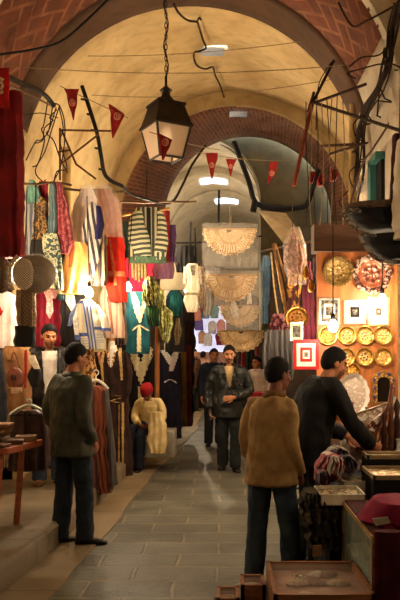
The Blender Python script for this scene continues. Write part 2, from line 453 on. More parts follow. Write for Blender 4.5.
    if 'shoes' in W_:
        for k in 'LR':
            a_ = P['an'+k]; ta = P['toe'+k]; tv = V((math.sin(ta), -math.cos(ta), 0)); lv = V((math.cos(ta), math.sin(ta), 0)); g = G()
            L = []
            for u, w_, h_ in ((-.085, .018, .04), (-.075, .034, .075), (-.03, .041, .092), (.02, .043, .082), (.07, .047, .06), (.13, .046, .048), (.175, .034, .036), (.19, .012, .02)):
                L.append((a_+tv*u*s+V((0, 0, (-.085+h_/2)*s)), lv*w_*s, V((0, 0, h_/2*s))))
            g.rings(L, 18); m_ = bpy.data.meshes.new('shoe'); m_.from_pydata([tuple(v) for v in g.v], [], g.f); sh = child('shoe', m_, W_['shoes'], root)
            g = G(); g.rings([(c+V((0, 0, -V(b).length+.007*s)), a*1.06, V((0, 0, .008*s))) for c, a, b in L], 18)
            m_ = bpy.data.meshes.new('sole'); m_.from_pydata([tuple(v) for v in g.v], [], g.f); child('sole', m_, cloth((26, 22, 20)), sh)
    if 'cap' in W_:
        g = G(); cm = W_['cap']
        c5 = W_.get('cap_size', 1.0)*s/s; s5 = s; 
        L = [(hd(0, .012, .035), Rh @ V((.088*s, 0, 0)), Rh @ V((0, .106*s, 0))), (hd(0, .014, .07), Rh @ V((.088*s, 0, 0)), Rh @ V((0, .106*s, 0))), (hd(0, .02, .115), Rh @ V((.08*s, 0, 0)), Rh @ V((0, .094*s, 0))), (hd(0, .024, .135), Rh @ V((.05*s, 0, 0)), Rh @ V((0, .06*s, 0)))]
        L = [(hc+(p_-hc)*(1+(c5-1)*.6), u_*c5, w_*c5) for p_, u_, w_ in L]; g.rings(L, 24); m_ = bpy.data.meshes.new('cap'); m_.from_pydata([tuple(v) for v in g.v], [], g.f); child('cap', m_, cm, root)
    return root
lea = cloth((30, 34, 32), (18, 20, 20), 10, .38, .3); leab = cloth((28, 24, 24), (16, 14, 14), 10, .4, .3); jean = cloth((52, 62, 78), (36, 44, 58), 12); jeand = cloth((34, 40, 54), (22, 28, 40), 12)
blackshoe = cloth((22, 19, 18), None, 9, .35)
# walking man
walker = person('moustached man in black leather jacket walking toward the viewer, one hand at his belly', ((229-CX)*9.85/F, 9.85, 0), 2, 1.76,
    dict(anL=(.085, -.06, .085), knL=(.09, -.07, .49), anR=(-.085, .10, .10), knR=(-.09, .0, .49), shL=(.17, .01, 1.375), shR=(-.17, .01, 1.375), elL=(.285, .02, 1.12), wrL=(.075, -.225, 1.03), hdL=(-.9, -.15, -.12), hnL=(.1, 1, 0), elR=(-.275, .05, 1.11), wrR=(-.265, -.06, .86), head=(0, -.05, 1.615), toeL=.2, toeR=-.2),
    dict(shirt=cloth((206, 178, 130), (180, 150, 100), 10), jacket=dict(mat=lea, inf=.04, hem=-.34, open=(.075, .012, 1.16), collar_open=.55, seed=2.0, fold=.02, flare=.06), trousers=cloth((40, 46, 46), (28, 32, 32), 9), shoes=blackshoe), skin=(196, 132, 92), hp=10, face=('moustache', 'stubble'), curl=(.35, .6))
wp = W(210, 409, 9.75)
tag(G().rings([(wp+V((.004*i, -.01*i, -.028*i)), V((.022, .006, 0)), V((-.006, .012, 0))) for i in range(-1, 6)], 12).obj('folded_umbrella', cloth((24, 20, 20), None, 9, .4)), 'small dark folded umbrella held low by the walking man', 'umbrella')
# man in green grey jacket, seen from behind on the left
person('man in grey green jacket and jeans seen from behind, standing by the left kerb', ((72.5-CX)*6.05/F, 6.05, 0), 146, 1.74,
    dict(anL=(.10, .05, .085), knL=(.10, .0, .49), anR=(-.11, -.04, .085), knR=(-.105, -.04, .49), shL=(.165, .01, 1.40), shR=(-.165, .01, 1.40), elR=(-.205, .07, 1.11), wrR=(-.175, -.07, .90), elL=(.21, .07, 1.11), wrL=(.15, -.14, .93), head=(-.005, -.045, 1.615), toeL=-.5, toeR=-.75),
    dict(slim=.92, jacket=dict(mat=cloth((66, 66, 50), (46, 46, 36), 9, .7), inf=.03, hem=-.28, seed=5.0, fold=.016, flare=.05), trousers=cloth((38, 46, 56), (26, 32, 42), 12), shoes=blackshoe), skin=(170, 108, 74), hy=-18, hp=12)
# vendor behind
person('dark haired vendor in open black leather jacket and white shirt facing the viewer', ((49-CX)*7.74/F, 7.74, .2), 18, 1.77,
    dict(elL=(.25, .02, 1.13), wrL=(.20, -.16, .93), elR=(-.26, .03, 1.13), wrR=(-.24, -.12, .9), head=(0, -.045, 1.615)),
    dict(shirt=cloth((222, 212, 200), (200, 188, 174), 9), jacket=dict(mat=leab, inf=.045, hem=-.22, open=(.09, .045, .85), collar_open=.6, seed=8.0, fold=.018), trousers=cloth((60, 76, 96), (42, 54, 72), 12), shoes=cloth((120, 84, 56))), skin=(190, 124, 84), hp=14, hy=8, face=('stubble',))
# seated person with red cap
person('seated person in red cap with head bowed, cream jacket and dark trousers', ((150-CX)*9.9/F, 9.98, 0), -14, 1.45,
    dict(pel=(0, .05, .74), neck=(0, -.08, 1.20), head=(.0, -.17, 1.30), hipL=(.09, .03, .72), hipR=(-.09, .03, .72), knL=(-.02, -.40, .66), knR=(-.20, -.42, .70), anL=(-.06, -.40, .09), anR=(-.22, -.50, .085), shL=(.18, -.06, 1.14), shR=(-.18, -.06, 1.14), elL=(.25, -.10, .90), wrL=(.12, -.32, .80), elR=(-.25, -.10, .90), wrR=(-.10, -.34, .80), toeL=.1, toeR=-.3),
    dict(jacket=dict(mat=cloth((226, 204, 150), (200, 174, 116), 9), inf=.03, hem=-.10, seed=3.0, fold=.016), trousers=cloth((30, 34, 50), (20, 24, 36), 12), shoes=blackshoe, cap=cloth((166, 20, 26), (130, 14, 20), 14), cap_size=1.25, hair=False), skin=(120, 72, 50), hp=38, vox=.009)
lo = Loft([(412, 149, 163), (424, 148, 166), (440, 148, 167), (453, 150, 165)], 9.58, .04, 3, .016)
o = lo.build(G(), 40, 24).obj('draped_coat', cloth((226, 204, 150), (196, 168, 110), 9)); tag(o, 'cream coat draped over the lap of the red capped person', 'coat')
# man in tan sweater
person('man in tan sweater and jeans seen from behind at the right stall', ((271-CX)*4.9/F, 4.9, 0), 150, 1.635,
    dict(neck=(-.015, -.02, 1.46), head=(-.03, -.07, 1.605), shL=(.15, .0, 1.365), shR=(-.15, -.01, 1.365), elL=(.19, .04, 1.09), wrL=(.18, -.13, .89), elR=(-.19, .04, 1.09), wrR=(-.185, -.10, .87), anL=(.12, .05, .085), knL=(.10, .02, .49), anR=(-.15, -.05, .085), knR=(-.125, -.05, .49)),
    dict(slim=.88, jacket=dict(mat=cloth((160, 128, 82), (132, 102, 62), 12, .9), inf=.026, hem=-.25, seed=6.0, fold=.010, flare=.075, name='sweater', collar_mat=cloth((120, 84, 46))), trousers=cloth((62, 74, 88), (34, 44, 56), 6), shoes=blackshoe), skin=(128, 76, 52), hy=-25, hp=8)
# man in black jacket leaning over the goods
person('man in black jacket leaning to the right over the stall goods', ((313-CX)*5.55/F, 5.55, 0), 108, 1.76,
    dict(pel=(0, .05, .93), neck=(0, -.11, 1.43), head=(0, -.19, 1.555), shL=(.19, -.09, 1.37), shR=(-.19, -.09, 1.37), elR=(-.27, -.2, 1.11), wrR=(-.19, -.40, .93), hdR=(.15, -.8, -.35), elL=(.27, -.14, 1.10), wrL=(.14, -.36, .96)),
    dict(jacket=dict(mat=cloth((14, 13, 14), (9, 8, 9), 9, .85), inf=.04, hem=-.3, seed=9.0, fold=.012, flare=.04), trousers=cloth((22, 21, 24)), shoes=blackshoe), skin=(176, 112, 76), hp=16, hy=-6, face=('stubble',))
# people farther down the street
person('man in brown coat far down the street, left of the walking man', ((194-CX)*19.5/F, 19.5, 0), 50, 1.74, {}, dict(jacket=dict(mat=cloth((84, 50, 32), (62, 36, 22), 9), inf=.04, hem=-.5, fold=.012), trousers=cloth((40, 30, 28)), shoes=blackshoe), vox=.013)
person('person in pale pink jacket far down the street beside the man in brown coat', ((203-CX)*20.6/F, 20.6, 0), 150, 1.68, {}, dict(jacket=dict(mat=cloth((196, 150, 132), (170, 124, 108), 9), inf=.05, hem=-.2), trousers=cloth((40, 40, 50)), shoes=blackshoe), vox=.013)
person('man in navy jacket half hidden behind the walking man', ((214-CX)*12.4/F, 12.4, 0), 10, 1.72, {}, dict(jacket=dict(mat=cloth((28, 34, 54), (18, 22, 38), 9), inf=.045, hem=-.25), trousers=cloth((34, 32, 36)), shoes=blackshoe), vox=.011)
person('person in white top by the red covered table beyond the tan sweater man', ((257-CX)*12.6/F, 12.6, 0), -40, 1.58, dict(elR=(-.26, -.05, 1.15), wrR=(-.12, -.28, 1.12)), dict(jacket=dict(mat=cloth((226, 206, 196), (206, 184, 172), 9), inf=.035, hem=-.2), trousers=cloth((50, 30, 30)), shoes=blackshoe), vox=.011)
person('person in red cap peeking out behind the walking man on his right', ((243-CX)*15.2/F, 15.2, 0), 0, 1.52, {}, dict(jacket=dict(mat=cloth((60, 40, 40)), inf=.04, hem=-.2), trousers=cloth((40, 36, 40)), shoes=blackshoe, cap=cloth((180, 26, 30))), vox=.013)
# ------------------------------------------------------------------ setting
def plaster(c1, c2, name='plaster'):
    s = NT(name); v = s.obj()
    f = s.ramp(s.noise(v, 1.3, 6), .35, .68); f2 = s.ramp(s.noise(v, 6, 6), .45, .75)
    c = s.mix(f, lin(c1), lin(c2)); c = s.mix(s.math('MULTIPLY', f2, .45), c, lin(tuple(int(q*.72) for q in c2)))
    s.col(c); s.set(Roughness=.9); s.bump(s.noise(v, 9, 8), .35, .03); return s.m
def herringbone(c1, c2, cm, scale):
    s = NT('herringbone brick'); u = s.uv()
    mp = s.n('ShaderNodeMapping'); mp.inputs['Rotation'].default_value = (0, 0, PI/4); mp.inputs['Scale'].default_value = (scale, scale, 1)
    s.l(u, mp.inputs[0]); sp = s.n('ShaderNodeSeparateXYZ'); s.l(mp.outputs[0], sp.inputs[0])
    x, y = s.math('ADD', sp.outputs[0], 400.0), s.math('ADD', sp.outputs[1], 400.0)
    i, j = s.math('FLOOR', x), s.math('FLOOR', y); fx, fy = s.math('FRACT', x), s.math('FRACT', y)
    m = s.math('MODULO', s.math('ADD', s.math('SUBTRACT', i, j), 4000.0), 4.0)
    def eq(k): return s.math('LESS_THAN', s.math('ABSOLUTE', s.math('SUBTRACT', m, float(k))), .5)
    def edge(f, k, w=.11):
        return s.math('MULTIPLY', s.math('LESS_THAN', f, w), s.math('SUBTRACT', 1.0, eq(k)))
    e = edge(fx, 1)
    for q in (edge(s.math('SUBTRACT', 1.0, fx), 0), edge(fy, 2), edge(s.math('SUBTRACT', 1.0, fy), 3)): e = s.math('MAXIMUM', e, q)
    v = s.obj(); f = s.ramp(s.noise(v, 5), .3, .7)
    c = s.mix(f, lin(c1), lin(c2)); c = s.mix(s.math('MULTIPLY', e, s.ramp(s.noise(v, 3.2, 6), .3, .6)), c, lin(cm))
    s.col(c); s.set(Roughness=.85); s.bump(s.math('SUBTRACT', s.noise(v, 30), s.math('MULTIPLY', e, .6)), .6, .02); return s.m
def bricks(c1, c2, cm, w, h, rough=.85, mortar=.012, noise_c=None, bump=.6, coord='uv', swap=False):
    s = NT('brick'); u = s.uv() if coord == 'uv' else s.obj()
    mp = s.n('ShaderNodeMapping'); s.l(u, mp.inputs[0])
    if swap: mp.inputs['Rotation'].default_value = (0, 0, PI/2)
    b = s.n('ShaderNodeTexBrick'); b.inputs['Color1'].default_value = lin(c1); b.inputs['Color2'].default_value = lin(c2)
    b.inputs['Mortar'].default_value = lin(cm); b.inputs['Scale'].default_value = 1.0
    b.inputs['Brick Width'].default_value = w; b.inputs['Row Height'].default_value = h; b.inputs['Mortar Size'].default_value = mortar
    b.inputs['Mortar Smooth'].default_value = .3
    v = s.obj()
    wob = s.n('ShaderNodeTexNoise'); wob.inputs['Scale'].default_value = 2.5; s.l(mp.outputs[0], wob.inputs['Vector'])
    va = s.n('ShaderNodeVectorMath', operation='MULTIPLY_ADD'); va.inputs[1].default_value = (.07, .05, 0); s.l(wob.outputs['Color'], va.inputs[0]); s.l(mp.outputs[0], va.inputs[2])
    s.l(va.outputs[0], b.inputs['Vector'])
    f = s.ramp(s.noise(v, 2.1, 7), .35, .7)
    c = s.mix(s.math('MULTIPLY', f, .7), b.outputs['Color'], lin(noise_c or tuple(int(q*.6) for q in c1)))
    s.col(c); s.set(Roughness=rough)
    s.bump(s.math('SUBTRACT', s.math('MULTIPLY', s.noise(v, 18, 6), .5), b.outputs['Fac']), bump, .02); return s.m
def arcs(rings, mat, holes=(), n=40, t0=0.0, t1=PI, name='ceiling', ridge=0.0, sub=6, thick=.12):
    """a vault swept through rings (Y, cx, zs, R), with UV in metres; holes: (t range, y range)"""
    R = []
    for (a, b) in zip(rings, rings[1:]):
        for i in range(sub):
            t = i/sub; R.append([a[q]*(1-t)+b[q]*t for q in range(4)])
    R.append(list(rings[-1]))
    ts = sorted(set([t0+(t1-t0)*i/n for i in range(n+1)]+[t for h in holes for t in h[0]]))
    ys = sorted(set([r[0] for r in R]+[y for h in holes for y in h[1]]))
    def ring(y):
        for a, b in zip(R, R[1:]):
            if a[0] <= y <= b[0]+1e-9:
                t = (y-a[0])/(b[0]-a[0]); return [a[q]*(1-t)+b[q]*t for q in range(4)]
    verts, uvs = [], []
    for y in ys:
        _, cx, zs, r = ring(y)
        for t in ts:
            rr = r+ridge*noise.noise(V((t*2.5, y*.8, 3)))
            verts.append((cx+rr*math.cos(t), y, zs+rr*math.sin(t))); uvs.append((rings[0][3]*t, y))
    N = len(ts); faces = []
    for i in range(len(ys)-1):
        for j in range(N-1):
            tm, ym = (ts[j]+ts[j+1])/2, (ys[i]+ys[i+1])/2
            if any(h[0][0] < tm < h[0][1] and h[1][0] < ym < h[1][1] for h in holes): continue
            faces.append((i*N+j, i*N+j+1, (i+1)*N+j+1, (i+1)*N+j))
    me = bpy.data.meshes.new(name); me.from_pydata(verts, [], faces)
    uvl = me.uv_layers.new(name='UVMap')
    for lp in me.loops: uvl.data[lp.index].uv = uvs[lp.vertex_index]
    me.materials.append(mat); me.polygons.foreach_set('use_smooth', [True]*len(me.polygons))
    o = bpy.data.objects.new(name, me); C.objects.link(o); struct(o)
    m = o.modifiers.new('thickness', 'SOLIDIFY'); m.thickness = thick; m.offset = -1.0
    return o, ring
def band(y, a, b, mat, name='trim_3', th=.12, n=40):
    """the face ring of an arch between two arcs (cx, zs, R)"""
    P = []
    for i in range(n+1):
        t = PI*i/n
        P.append([V((a[0]+a[2]*math.cos(t), y, a[1]+a[2]*math.sin(t))), V((b[0]+b[2]*math.cos(t), y, b[1]+b[2]*math.sin(t))),
                  V((b[0]+b[2]*math.cos(t), y+th, b[1]+b[2]*math.sin(t))), V((a[0]+a[2]*math.cos(t), y+th, a[1]+a[2]*math.sin(t)))])
    g = G(); g.grid(P, True, caps=True); return struct(g.obj(name, mat))
cream = plaster((212, 188, 138), (190, 162, 110), 'cream plaster')
pale = plaster((210, 200, 178), (182, 170, 146), 'pale plaster')
ochre = plaster((170, 144, 96), (132, 108, 68), 'ochre plaster')
olive = plaster((112, 100, 66), (88, 78, 50), 'shaded olive plaster')  # olive tone carries the shade of the right vault bay
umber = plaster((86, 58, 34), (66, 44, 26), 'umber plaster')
whitew = plaster((216, 204, 180), (190, 174, 146), 'whitewash')
hb = herringbone((116, 58, 30), (84, 42, 22), (138, 88, 54), 5.6)
redbrick = bricks((146, 70, 40), (112, 50, 28), (178, 130, 88), .28, .085, noise_c=(98, 44, 26))
darkbrick = bricks((116, 64, 38), (88, 48, 28), (128, 90, 60), .24, .075, noise_c=(74, 42, 24), swap=True)
paver = bricks((104, 102, 88), (78, 76, 64), (128, 120, 98), .62, .34, rough=.5, mortar=.018, noise_c=(52, 48, 38), coord='obj', bump=.8)
kerbstone = bricks((128, 112, 86), (108, 92, 68), (80, 68, 50), .9, 3.0, rough=.7, mortar=.012, noise_c=(84, 72, 54), coord='obj', bump=.5, swap=True)

A1 = (-.354, 3.68, 1.95)
# near vault above the camera, first brick arch with its plain band, cream vault, second brick arch, far pale vault
arcs([(-5, -.354, 3.70, 2.10), (6.2, -.354, 3.70, 2.10)], cream, sub=10)
arcs([(6.2, *A1), (7.42, *A1)], hb, t0=.42, t1=PI-.36)
arcs([(6.2, *A1), (7.42, *A1)], whitew, t0=0, t1=.42, n=10)
arcs([(6.2, *A1), (7.42, *A1)], cream, t0=PI-.36, t1=PI, n=10)
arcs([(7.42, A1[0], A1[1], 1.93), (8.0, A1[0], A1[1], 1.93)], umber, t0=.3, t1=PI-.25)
arcs([(7.42, A1[0], A1[1], 1.93), (8.0, A1[0], A1[1], 1.93)], whitew, t0=0, t1=.3, n=10)
arcs([(7.42, A1[0], A1[1], 1.93), (8.0, A1[0], A1[1], 1.93)], cream, t0=PI-.25, t1=PI, n=10)
band(6.12, (A1[0], A1[1], 1.95), (A1[0], A1[1], 2.25), whitew)
hole1 = ((PI/2-.08, PI/2+.075), (9.62, 9.88)); hole2 = ((PI/2-.085, PI/2+.08), (12.1, 12.35))
arcs([(8.0, -.354, 3.68, 2.04), (11.87, .24, 3.86, 2.20)], cream, holes=[hole1], ridge=.07, sub=10, n=60)
band(11.80, (.24, 3.88, 1.95), (.24, 3.88, 2.45), ochre)
arcs([(11.87, .24, 3.88, 1.95), (13.6, .50, 4.22, 1.62)], darkbrick, holes=[hole2])
hole3 = ((PI/2-.24, PI/2+.24), (17.4, 17.9)); hole4 = ((PI/2-.22, PI/2+.22), (19.95, 20.5))
arcs([(14.0, -.62, 4.62, 1.38), (17.0, -.30, 4.66, 1.5)], pale, ridge=.04)
arcs([(17.0, -.30, 4.58, 1.42), (18.8, -.05, 4.58, 1.42)], pale, holes=[hole3], thick=.4)
band(16.95, (-.30, 4.58, 1.42), (-.30, 4.62, 1.9), pale)
arcs([(18.8, -.05, 4.55, 1.55), (25.0, .75, 4.3, 1.5)], pale, holes=[hole4], ridge=.03)
dim_pane, clear = glow((176, 186, 200), .06), glow((226, 236, 250), 1.6)  # frosted panes with daylight put in as their own glow
for i, (h, (cx, zs, R)) in enumerate(((hole1, (-.14, 3.75, 2.12)), (hole2, (.28, 3.94, 1.9)), (hole3, (-.21, 4.58, 1.42)), (hole4, (.13, 4.50, 1.55)))):
    ts, ys = h; P = []
    for y in ys: P.append([V((cx+(R-.02)*math.cos(t), y, zs+(R-.02)*math.sin(t))) for t in (ts[0], (ts[0]+ts[1])/2, ts[1])])
    g = G(); g.grid(P); o = struct(g.obj('window_%d' % (i+1), dim_pane if i < 2 else clear)); o.modifiers.new('t', 'SOLIDIFY').thickness = .01
# side walls (below the springing), each a slab
def sidewall(name, rings, sx, mat, z0=0.0, rec=0.0):
    P = []
    for y, cx, zs, R in rings:
        x = cx+sx*R
        if rec:
            q = x+sx*rec
            P.append([V((q, y, z0)), V((q, y, 2.9)), V((x, y, 2.95)), V((x, y, zs+.02)), V((q+sx*.2, y, zs+.02)), V((q+sx*.2, y, z0))]); continue
        P.append([V((x, y, z0)), V((x, y, zs*.5)), V((x, y, zs+.02)), V((x+sx*.25, y, zs+.02)), V((x+sx*.25, y, z0))])
    g = G(); g.grid(P, True, caps=True); return struct(g.obj(name, mat))
sidewall('wall_left', [(-5, -.354, 3.7, 2.1), (6.2, -.354, 3.7, 2.1)], -1, whitew, rec=.55)
sidewall('wall_left', [(6.2, *A1), (8.0, *A1)], -1, cream, rec=.55)
G().box((-3.1, 8.0, 0), (-2.3, 8.15, 3.6)).obj('wall_left', cream, smooth=False)['kind'] = 'structure'
sidewall('wall_left', [(8.0, -.354, 3.68, 2.04), (11.87, .24, 3.86, 2.2)], -1, cream)
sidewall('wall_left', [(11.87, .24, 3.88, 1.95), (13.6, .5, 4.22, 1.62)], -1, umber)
sidewall('wall_left', [(13.9, -.62, 4.62, 1.38), (17, -.3, 4.5, 1.4), (25, .75, 4.4, 1.5)], -1, pale)
sidewall('wall_right', [(-5, -.354, 3.7, 2.1), (6.2, -.354, 3.7, 2.1)], 1, whitew, rec=.55)
sidewall('wall_right', [(6.2, *A1), (8.0, *A1)], 1, whitew, rec=.55)
G().box((1.6, 8.0, 0), (2.4, 8.15, 3.6)).obj('wall_right', whitew, smooth=False)['kind'] = 'structure'
sidewall('wall_right', [(8.0, -.354, 3.68, 2.04), (11.87, .24, 3.86, 2.2)], 1, cream)
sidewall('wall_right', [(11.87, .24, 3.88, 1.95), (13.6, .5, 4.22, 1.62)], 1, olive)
sidewall('wall_right', [(14.4, -.62, 4.62, 1.38), (17, -.3, 4.5, 1.4), (25, .75, 4.4, 1.5)], 1, pale)
# end of the vista: cross wall, dark passage, and a diaphragm wall standing for the shaded right bay behind the second arch
def arcpts(cx, zs, R, t0, t1, n=20): return [(cx+R*math.cos(t0+(t1-t0)*i/n), zs+R*math.sin(t0+(t1-t0)*i/n)) for i in range(n+1)]
inner = arcpts(-.62, 4.62, 1.38, PI*.0, PI*.36)
outer = arcpts(.50, 4.22, 1.95, PI*.0, PI*.62)
poly = [(.76, 0)]+inner+outer[::-1]+[(2.45, 0)]
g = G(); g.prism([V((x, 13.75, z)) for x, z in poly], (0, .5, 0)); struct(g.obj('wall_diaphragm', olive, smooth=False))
inner2 = arcpts(-.62, 4.62, 1.38, PI*.36, PI)
outer2 = arcpts(.50, 4.22, 1.95, PI*.62, PI)
poly = inner2+[(-2.0, 3.4), (-1.45, 3.4)]+outer2[::-1]
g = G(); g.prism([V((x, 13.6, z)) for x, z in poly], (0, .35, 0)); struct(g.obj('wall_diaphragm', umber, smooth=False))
o_ = arcpts(.75, 2.6, 1.15, 0, PI)
g = G(); g.prism([V((x, 25, z)) for x, z in [(1.9, 0), (2.9, 0), (2.9, 6), (-1.4, 6), (-1.4, 0), (-.4, 0)]+o_[::-1]], (0, .3, 0)); struct(g.obj('wall_end', pale, smooth=False))
g = G(); g.box((-1.6, 29, -.1), (3.2, 29.2, 6.2)); struct(g.obj('wall_far', umber, smooth=False))
g = G(); g.box((-1.6, 25.3, -.1), (-1.4, 29, 6)); g.box((3.0, 25.3, -.1), (3.2, 29, 6)); g.box((-1.6, 25.3, 5.9), (3.2, 29, 6.1)); struct(g.obj('wall_passage', umber, smooth=False))
g = G(); g.box((-3.3, -5.3, -.1), (2.7, -5.0, 6.2)); struct(g.obj('wall_back', whitew, smooth=False))
# floor, gutter strip and raised left platform
g = G(); g.box((-3.4, -5.2, -.2), (3.2, 29.2, 0)); struct(g.obj('floor', paver, origin=(0, 0, 0), smooth=False))
KERB = [(-5, -1.95), (2.5, -1.72), (4.72, -1.50), (5.9, -1.40), (9.37, -1.27), (14.9, -.86), (17, -.9), (25, -.6)]
def kx(y):
    for a, b in zip(KERB, KERB[1:]):
        if a[0] <= y <= b[0]: t = (y-a[0])/(b[0]-a[0]); return a[1]*(1-t)+b[1]*t
ys = [-5+.5*i for i in range(60)]
ys = [y for y in ys if y <= 25]
P = [[V((-3.1, y, -.05)), V((-3.1, y, .2)), V((kx(y)-.03, y, .205)), V((kx(y), y, .18)), V((kx(y)+.01*math.sin(y*5), y, -.05))] for y in ys]
g = G(); g.grid(P, True, caps=True); struct(g.obj('floor', kerbstone, origin=(0, 0, 0)))
P = [[V((kx(y)-.05, y, -.04)), V((kx(y)-.05, y, .018)), V((kx(y)+.33+.02*math.sin(y*3), y, .012)), V((kx(y)+.34+.02*math.sin(y*3), y, -.04))] for y in ys]
gut = bricks((140, 120, 88), (118, 100, 72), (92, 80, 60), 1.2, 3.0, rough=.75, noise_c=(96, 82, 60), coord='obj', swap=True)
g = G(); g.grid(P, True, caps=True); struct(g.obj('trim_1', gut, origin=(0, 0, 0)))
# teal-shuttered window high in the right wall
xr = 1.6
g = G(); a, b = W(371, 168, 7.2), W(386, 214, 7.2)
win = g.box((xr-.04, 6.86, b.z), (xr+.02, 7.10, a.z)).obj('window_5', cloth((24, 20, 16)), smooth=False); struct(win)
for y0, y1 in ((7.08, 7.22),): G().box((xr-.10, y0, b.z-.03), (xr+.02, y1, a.z+.03)).obj('shutter', wood((58, 120, 108), (40, 90, 84), axis='Z'), win, smooth=False)
G().box((xr-.10, 6.84, a.z), (xr+.02, 7.22, a.z+.07)).obj('lintel', wood((58, 120, 108), (40, 90, 84)), win, smooth=False)
# ------------------------------------------------------------------ camera, world, view
cam = bpy.data.cameras.new('camera'); co = bpy.data.objects.new('camera', cam); C.objects.link(co)
co.location = (0, 0, EYE); co.rotation_euler = (PI/2, 0, 0)
cam.sensor_fit = 'VERTICAL'; cam.sensor_height = 36; cam.sensor_width = 24; cam.lens = F/600*36
cam.shift_x = -(CX-200)/600; cam.shift_y = (HY-300)/600; cam.clip_end = 200
sc = bpy.context.scene; sc.camera = co
w = bpy.data.worlds.new('sky'); sc.world = w; w.use_nodes = True
w.node_tree.nodes['Background'].inputs[0].default_value = (.75, .87, 1, 1); w.node_tree.nodes['Background'].inputs[1].default_value = 4.0
sc.view_settings.view_transform = 'Standard'; sc.view_settings.look = 'None'; sc.view_settings.gamma = 1; sc.view_settings.exposure = EXPO
try:
    sc.cycles.use_denoising = True; sc.cycles.max_bounces = 8; sc.cycles.transparent_max_bounces = 12; sc.cycles.sample_clamp_indirect = 6.0
except Exception: pass
# ------------------------------------------------------------------ lamps
WARM = (255, 229, 192)
def bulb(px, py, Y, st, label, top=None, r=.045, c=WARM, shade=False, group=None):
    p = W(px, py, Y) if px is not None else V(py)
    t = empty('light_bulb', p-V((0, 0, r)), label, 'light bulb', group)
    G().lathe(p, [(.002, -r*1.25), (r*.7, -r*1.0), (r, -r*.2), (r*.9, r*.45), (r*.45, r*1.15), (r*.38, r*1.4)], n=16).obj('glass_bulb', glow(c, st), t)
    G().lathe(p, [(r*.42, r*1.3), (r*.5, r*1.4), (r*.5, r*2.3), (r*.25, r*2.6), (.004, r*2.8)], n=12).obj('lamp_socket', cloth((30, 26, 22)), t)
    e = V(top) if top is not None else p+V((0, 0, 1.2))
    G().tube(sag(p+V((0, 0, r*2.7)), e, .0, 4), .006, 6).obj('cord', cloth((24, 20, 16)), t)
    return t
BST = 400
bulb(89, 293, 7.75, BST, 'bright bare bulb above the tilted blue striped white shirt', W(87, 196, 7.75))
bulb(128, 287, 8.9, BST*.8, 'bare bulb in front of the pink cloth left of the green tassel bundle', W(132, 214, 9.3))
bulb(333, 326, 6.55, BST*.6, 'glowing bare bulb in front of the leftmost lower row plate', W(333, 226, 6.6))
bulb(382, 300, 6.85, BST*.45, 'glowing bare bulb in front of the large white matted frame', W(383, 235, 6.85))
# near stalls have such bulbs; those behind goods are added to light the vault
for q, st, lb in (((-1.75, 3.2, 2.75), 150, 'bare bulb hung over the near left stall'), ((1.35, 3.0, 2.7), 80, 'bare bulb hung over the near right stall'),
              ((-2.09, 6.9, 3.1), 300, 'unseen bulb added behind the big maroon cloth'), ((1.56, 8.45, 3.05), 560, 'unseen bulb added behind the right hand fascia'),
              ((-1.07, 9.95, 3.36), 640, 'unseen bulb added behind the striped jacket rail')):
    bulb(None, q, 0, st, lb, V(q)+V((0, 0, .9)))
bulb(None, (1.5, 4.95, 1.95), 0, 130, 'bare bulb hung low over the jewelry cases, outside the right edge', (1.5, 4.95, 3.2))
bulb(283, 346, 9.5, 130, 'unseen bulb added low behind the grey striped garments', W(283, 250, 9.5))  # unseen, added to light the lowest fan
bulb(25, 273, 6.5, 300, 'unseen bulb added behind the plastic wrapped drum shaped bag', W(27, 190, 6.7))  # unseen, added as frontal light on the fans
bulb(297, 317, 8.15, 260, 'unseen bulb added behind the gold plate beside the carpets', W(299, 240, 8.3))  # unseen, added to light the carpets and fans
for q, st, lb in (((-.9, 17.6, 3.2), 1000, 'added bulb deep in the far passage'), ((-1.5, 14.8, 3.9), 480, 'unseen bulb added past the second arch behind the striped jacket')):  # far bulbs added to brighten the pale vault
    bulb(None, q, 0, st, lb, V(q)+V((0, 0, 1.2)))
# ------------------------------------------------------------------ left side: hung garments
def hanger(label, px, py, Y, w, c, drop=10, grp='clothes hangers'):
    """wide shouldered hanger whose hook top is at px,py"""
    s = Y/F; t = empty('clothes_hanger', W(px, py+drop+4, Y), label, 'clothes hanger', grp)
    m = cloth(c, None, 12, .35, .05)
    sh = [W(px-w, py+drop+5, Y), W(px-w*.6, py+drop, Y), W(px, py+drop-4, Y), W(px+w*.6, py+drop, Y), W(px+w, py+drop+5, Y)]
    G().tube(smoothline(sh), 1.5*s, 8).obj('hanger_arm', m, t)
    hk = [W(px, py+drop-4, Y), W(px, py+drop-8, Y)]+[W(px+2.6*math.cos(a), py+2.6-2.6*math.sin(a), Y) for a in [-1.2+.5*i for i in range(9)]]
    G().tube(hk, .65*s, 7).obj('hook', m, t)
    return t
gold = pattern((206, 172, 96), (150, 110, 50), (236, 214, 150), 60, .5, .3)
goldtrim = pattern((214, 180, 110), (120, 84, 40), None, 70, .5)
creamlace = pattern((246, 238, 206), (200, 188, 144), None, 80)
whitelace = pattern((250, 248, 244), (190, 188, 196), None, 80)
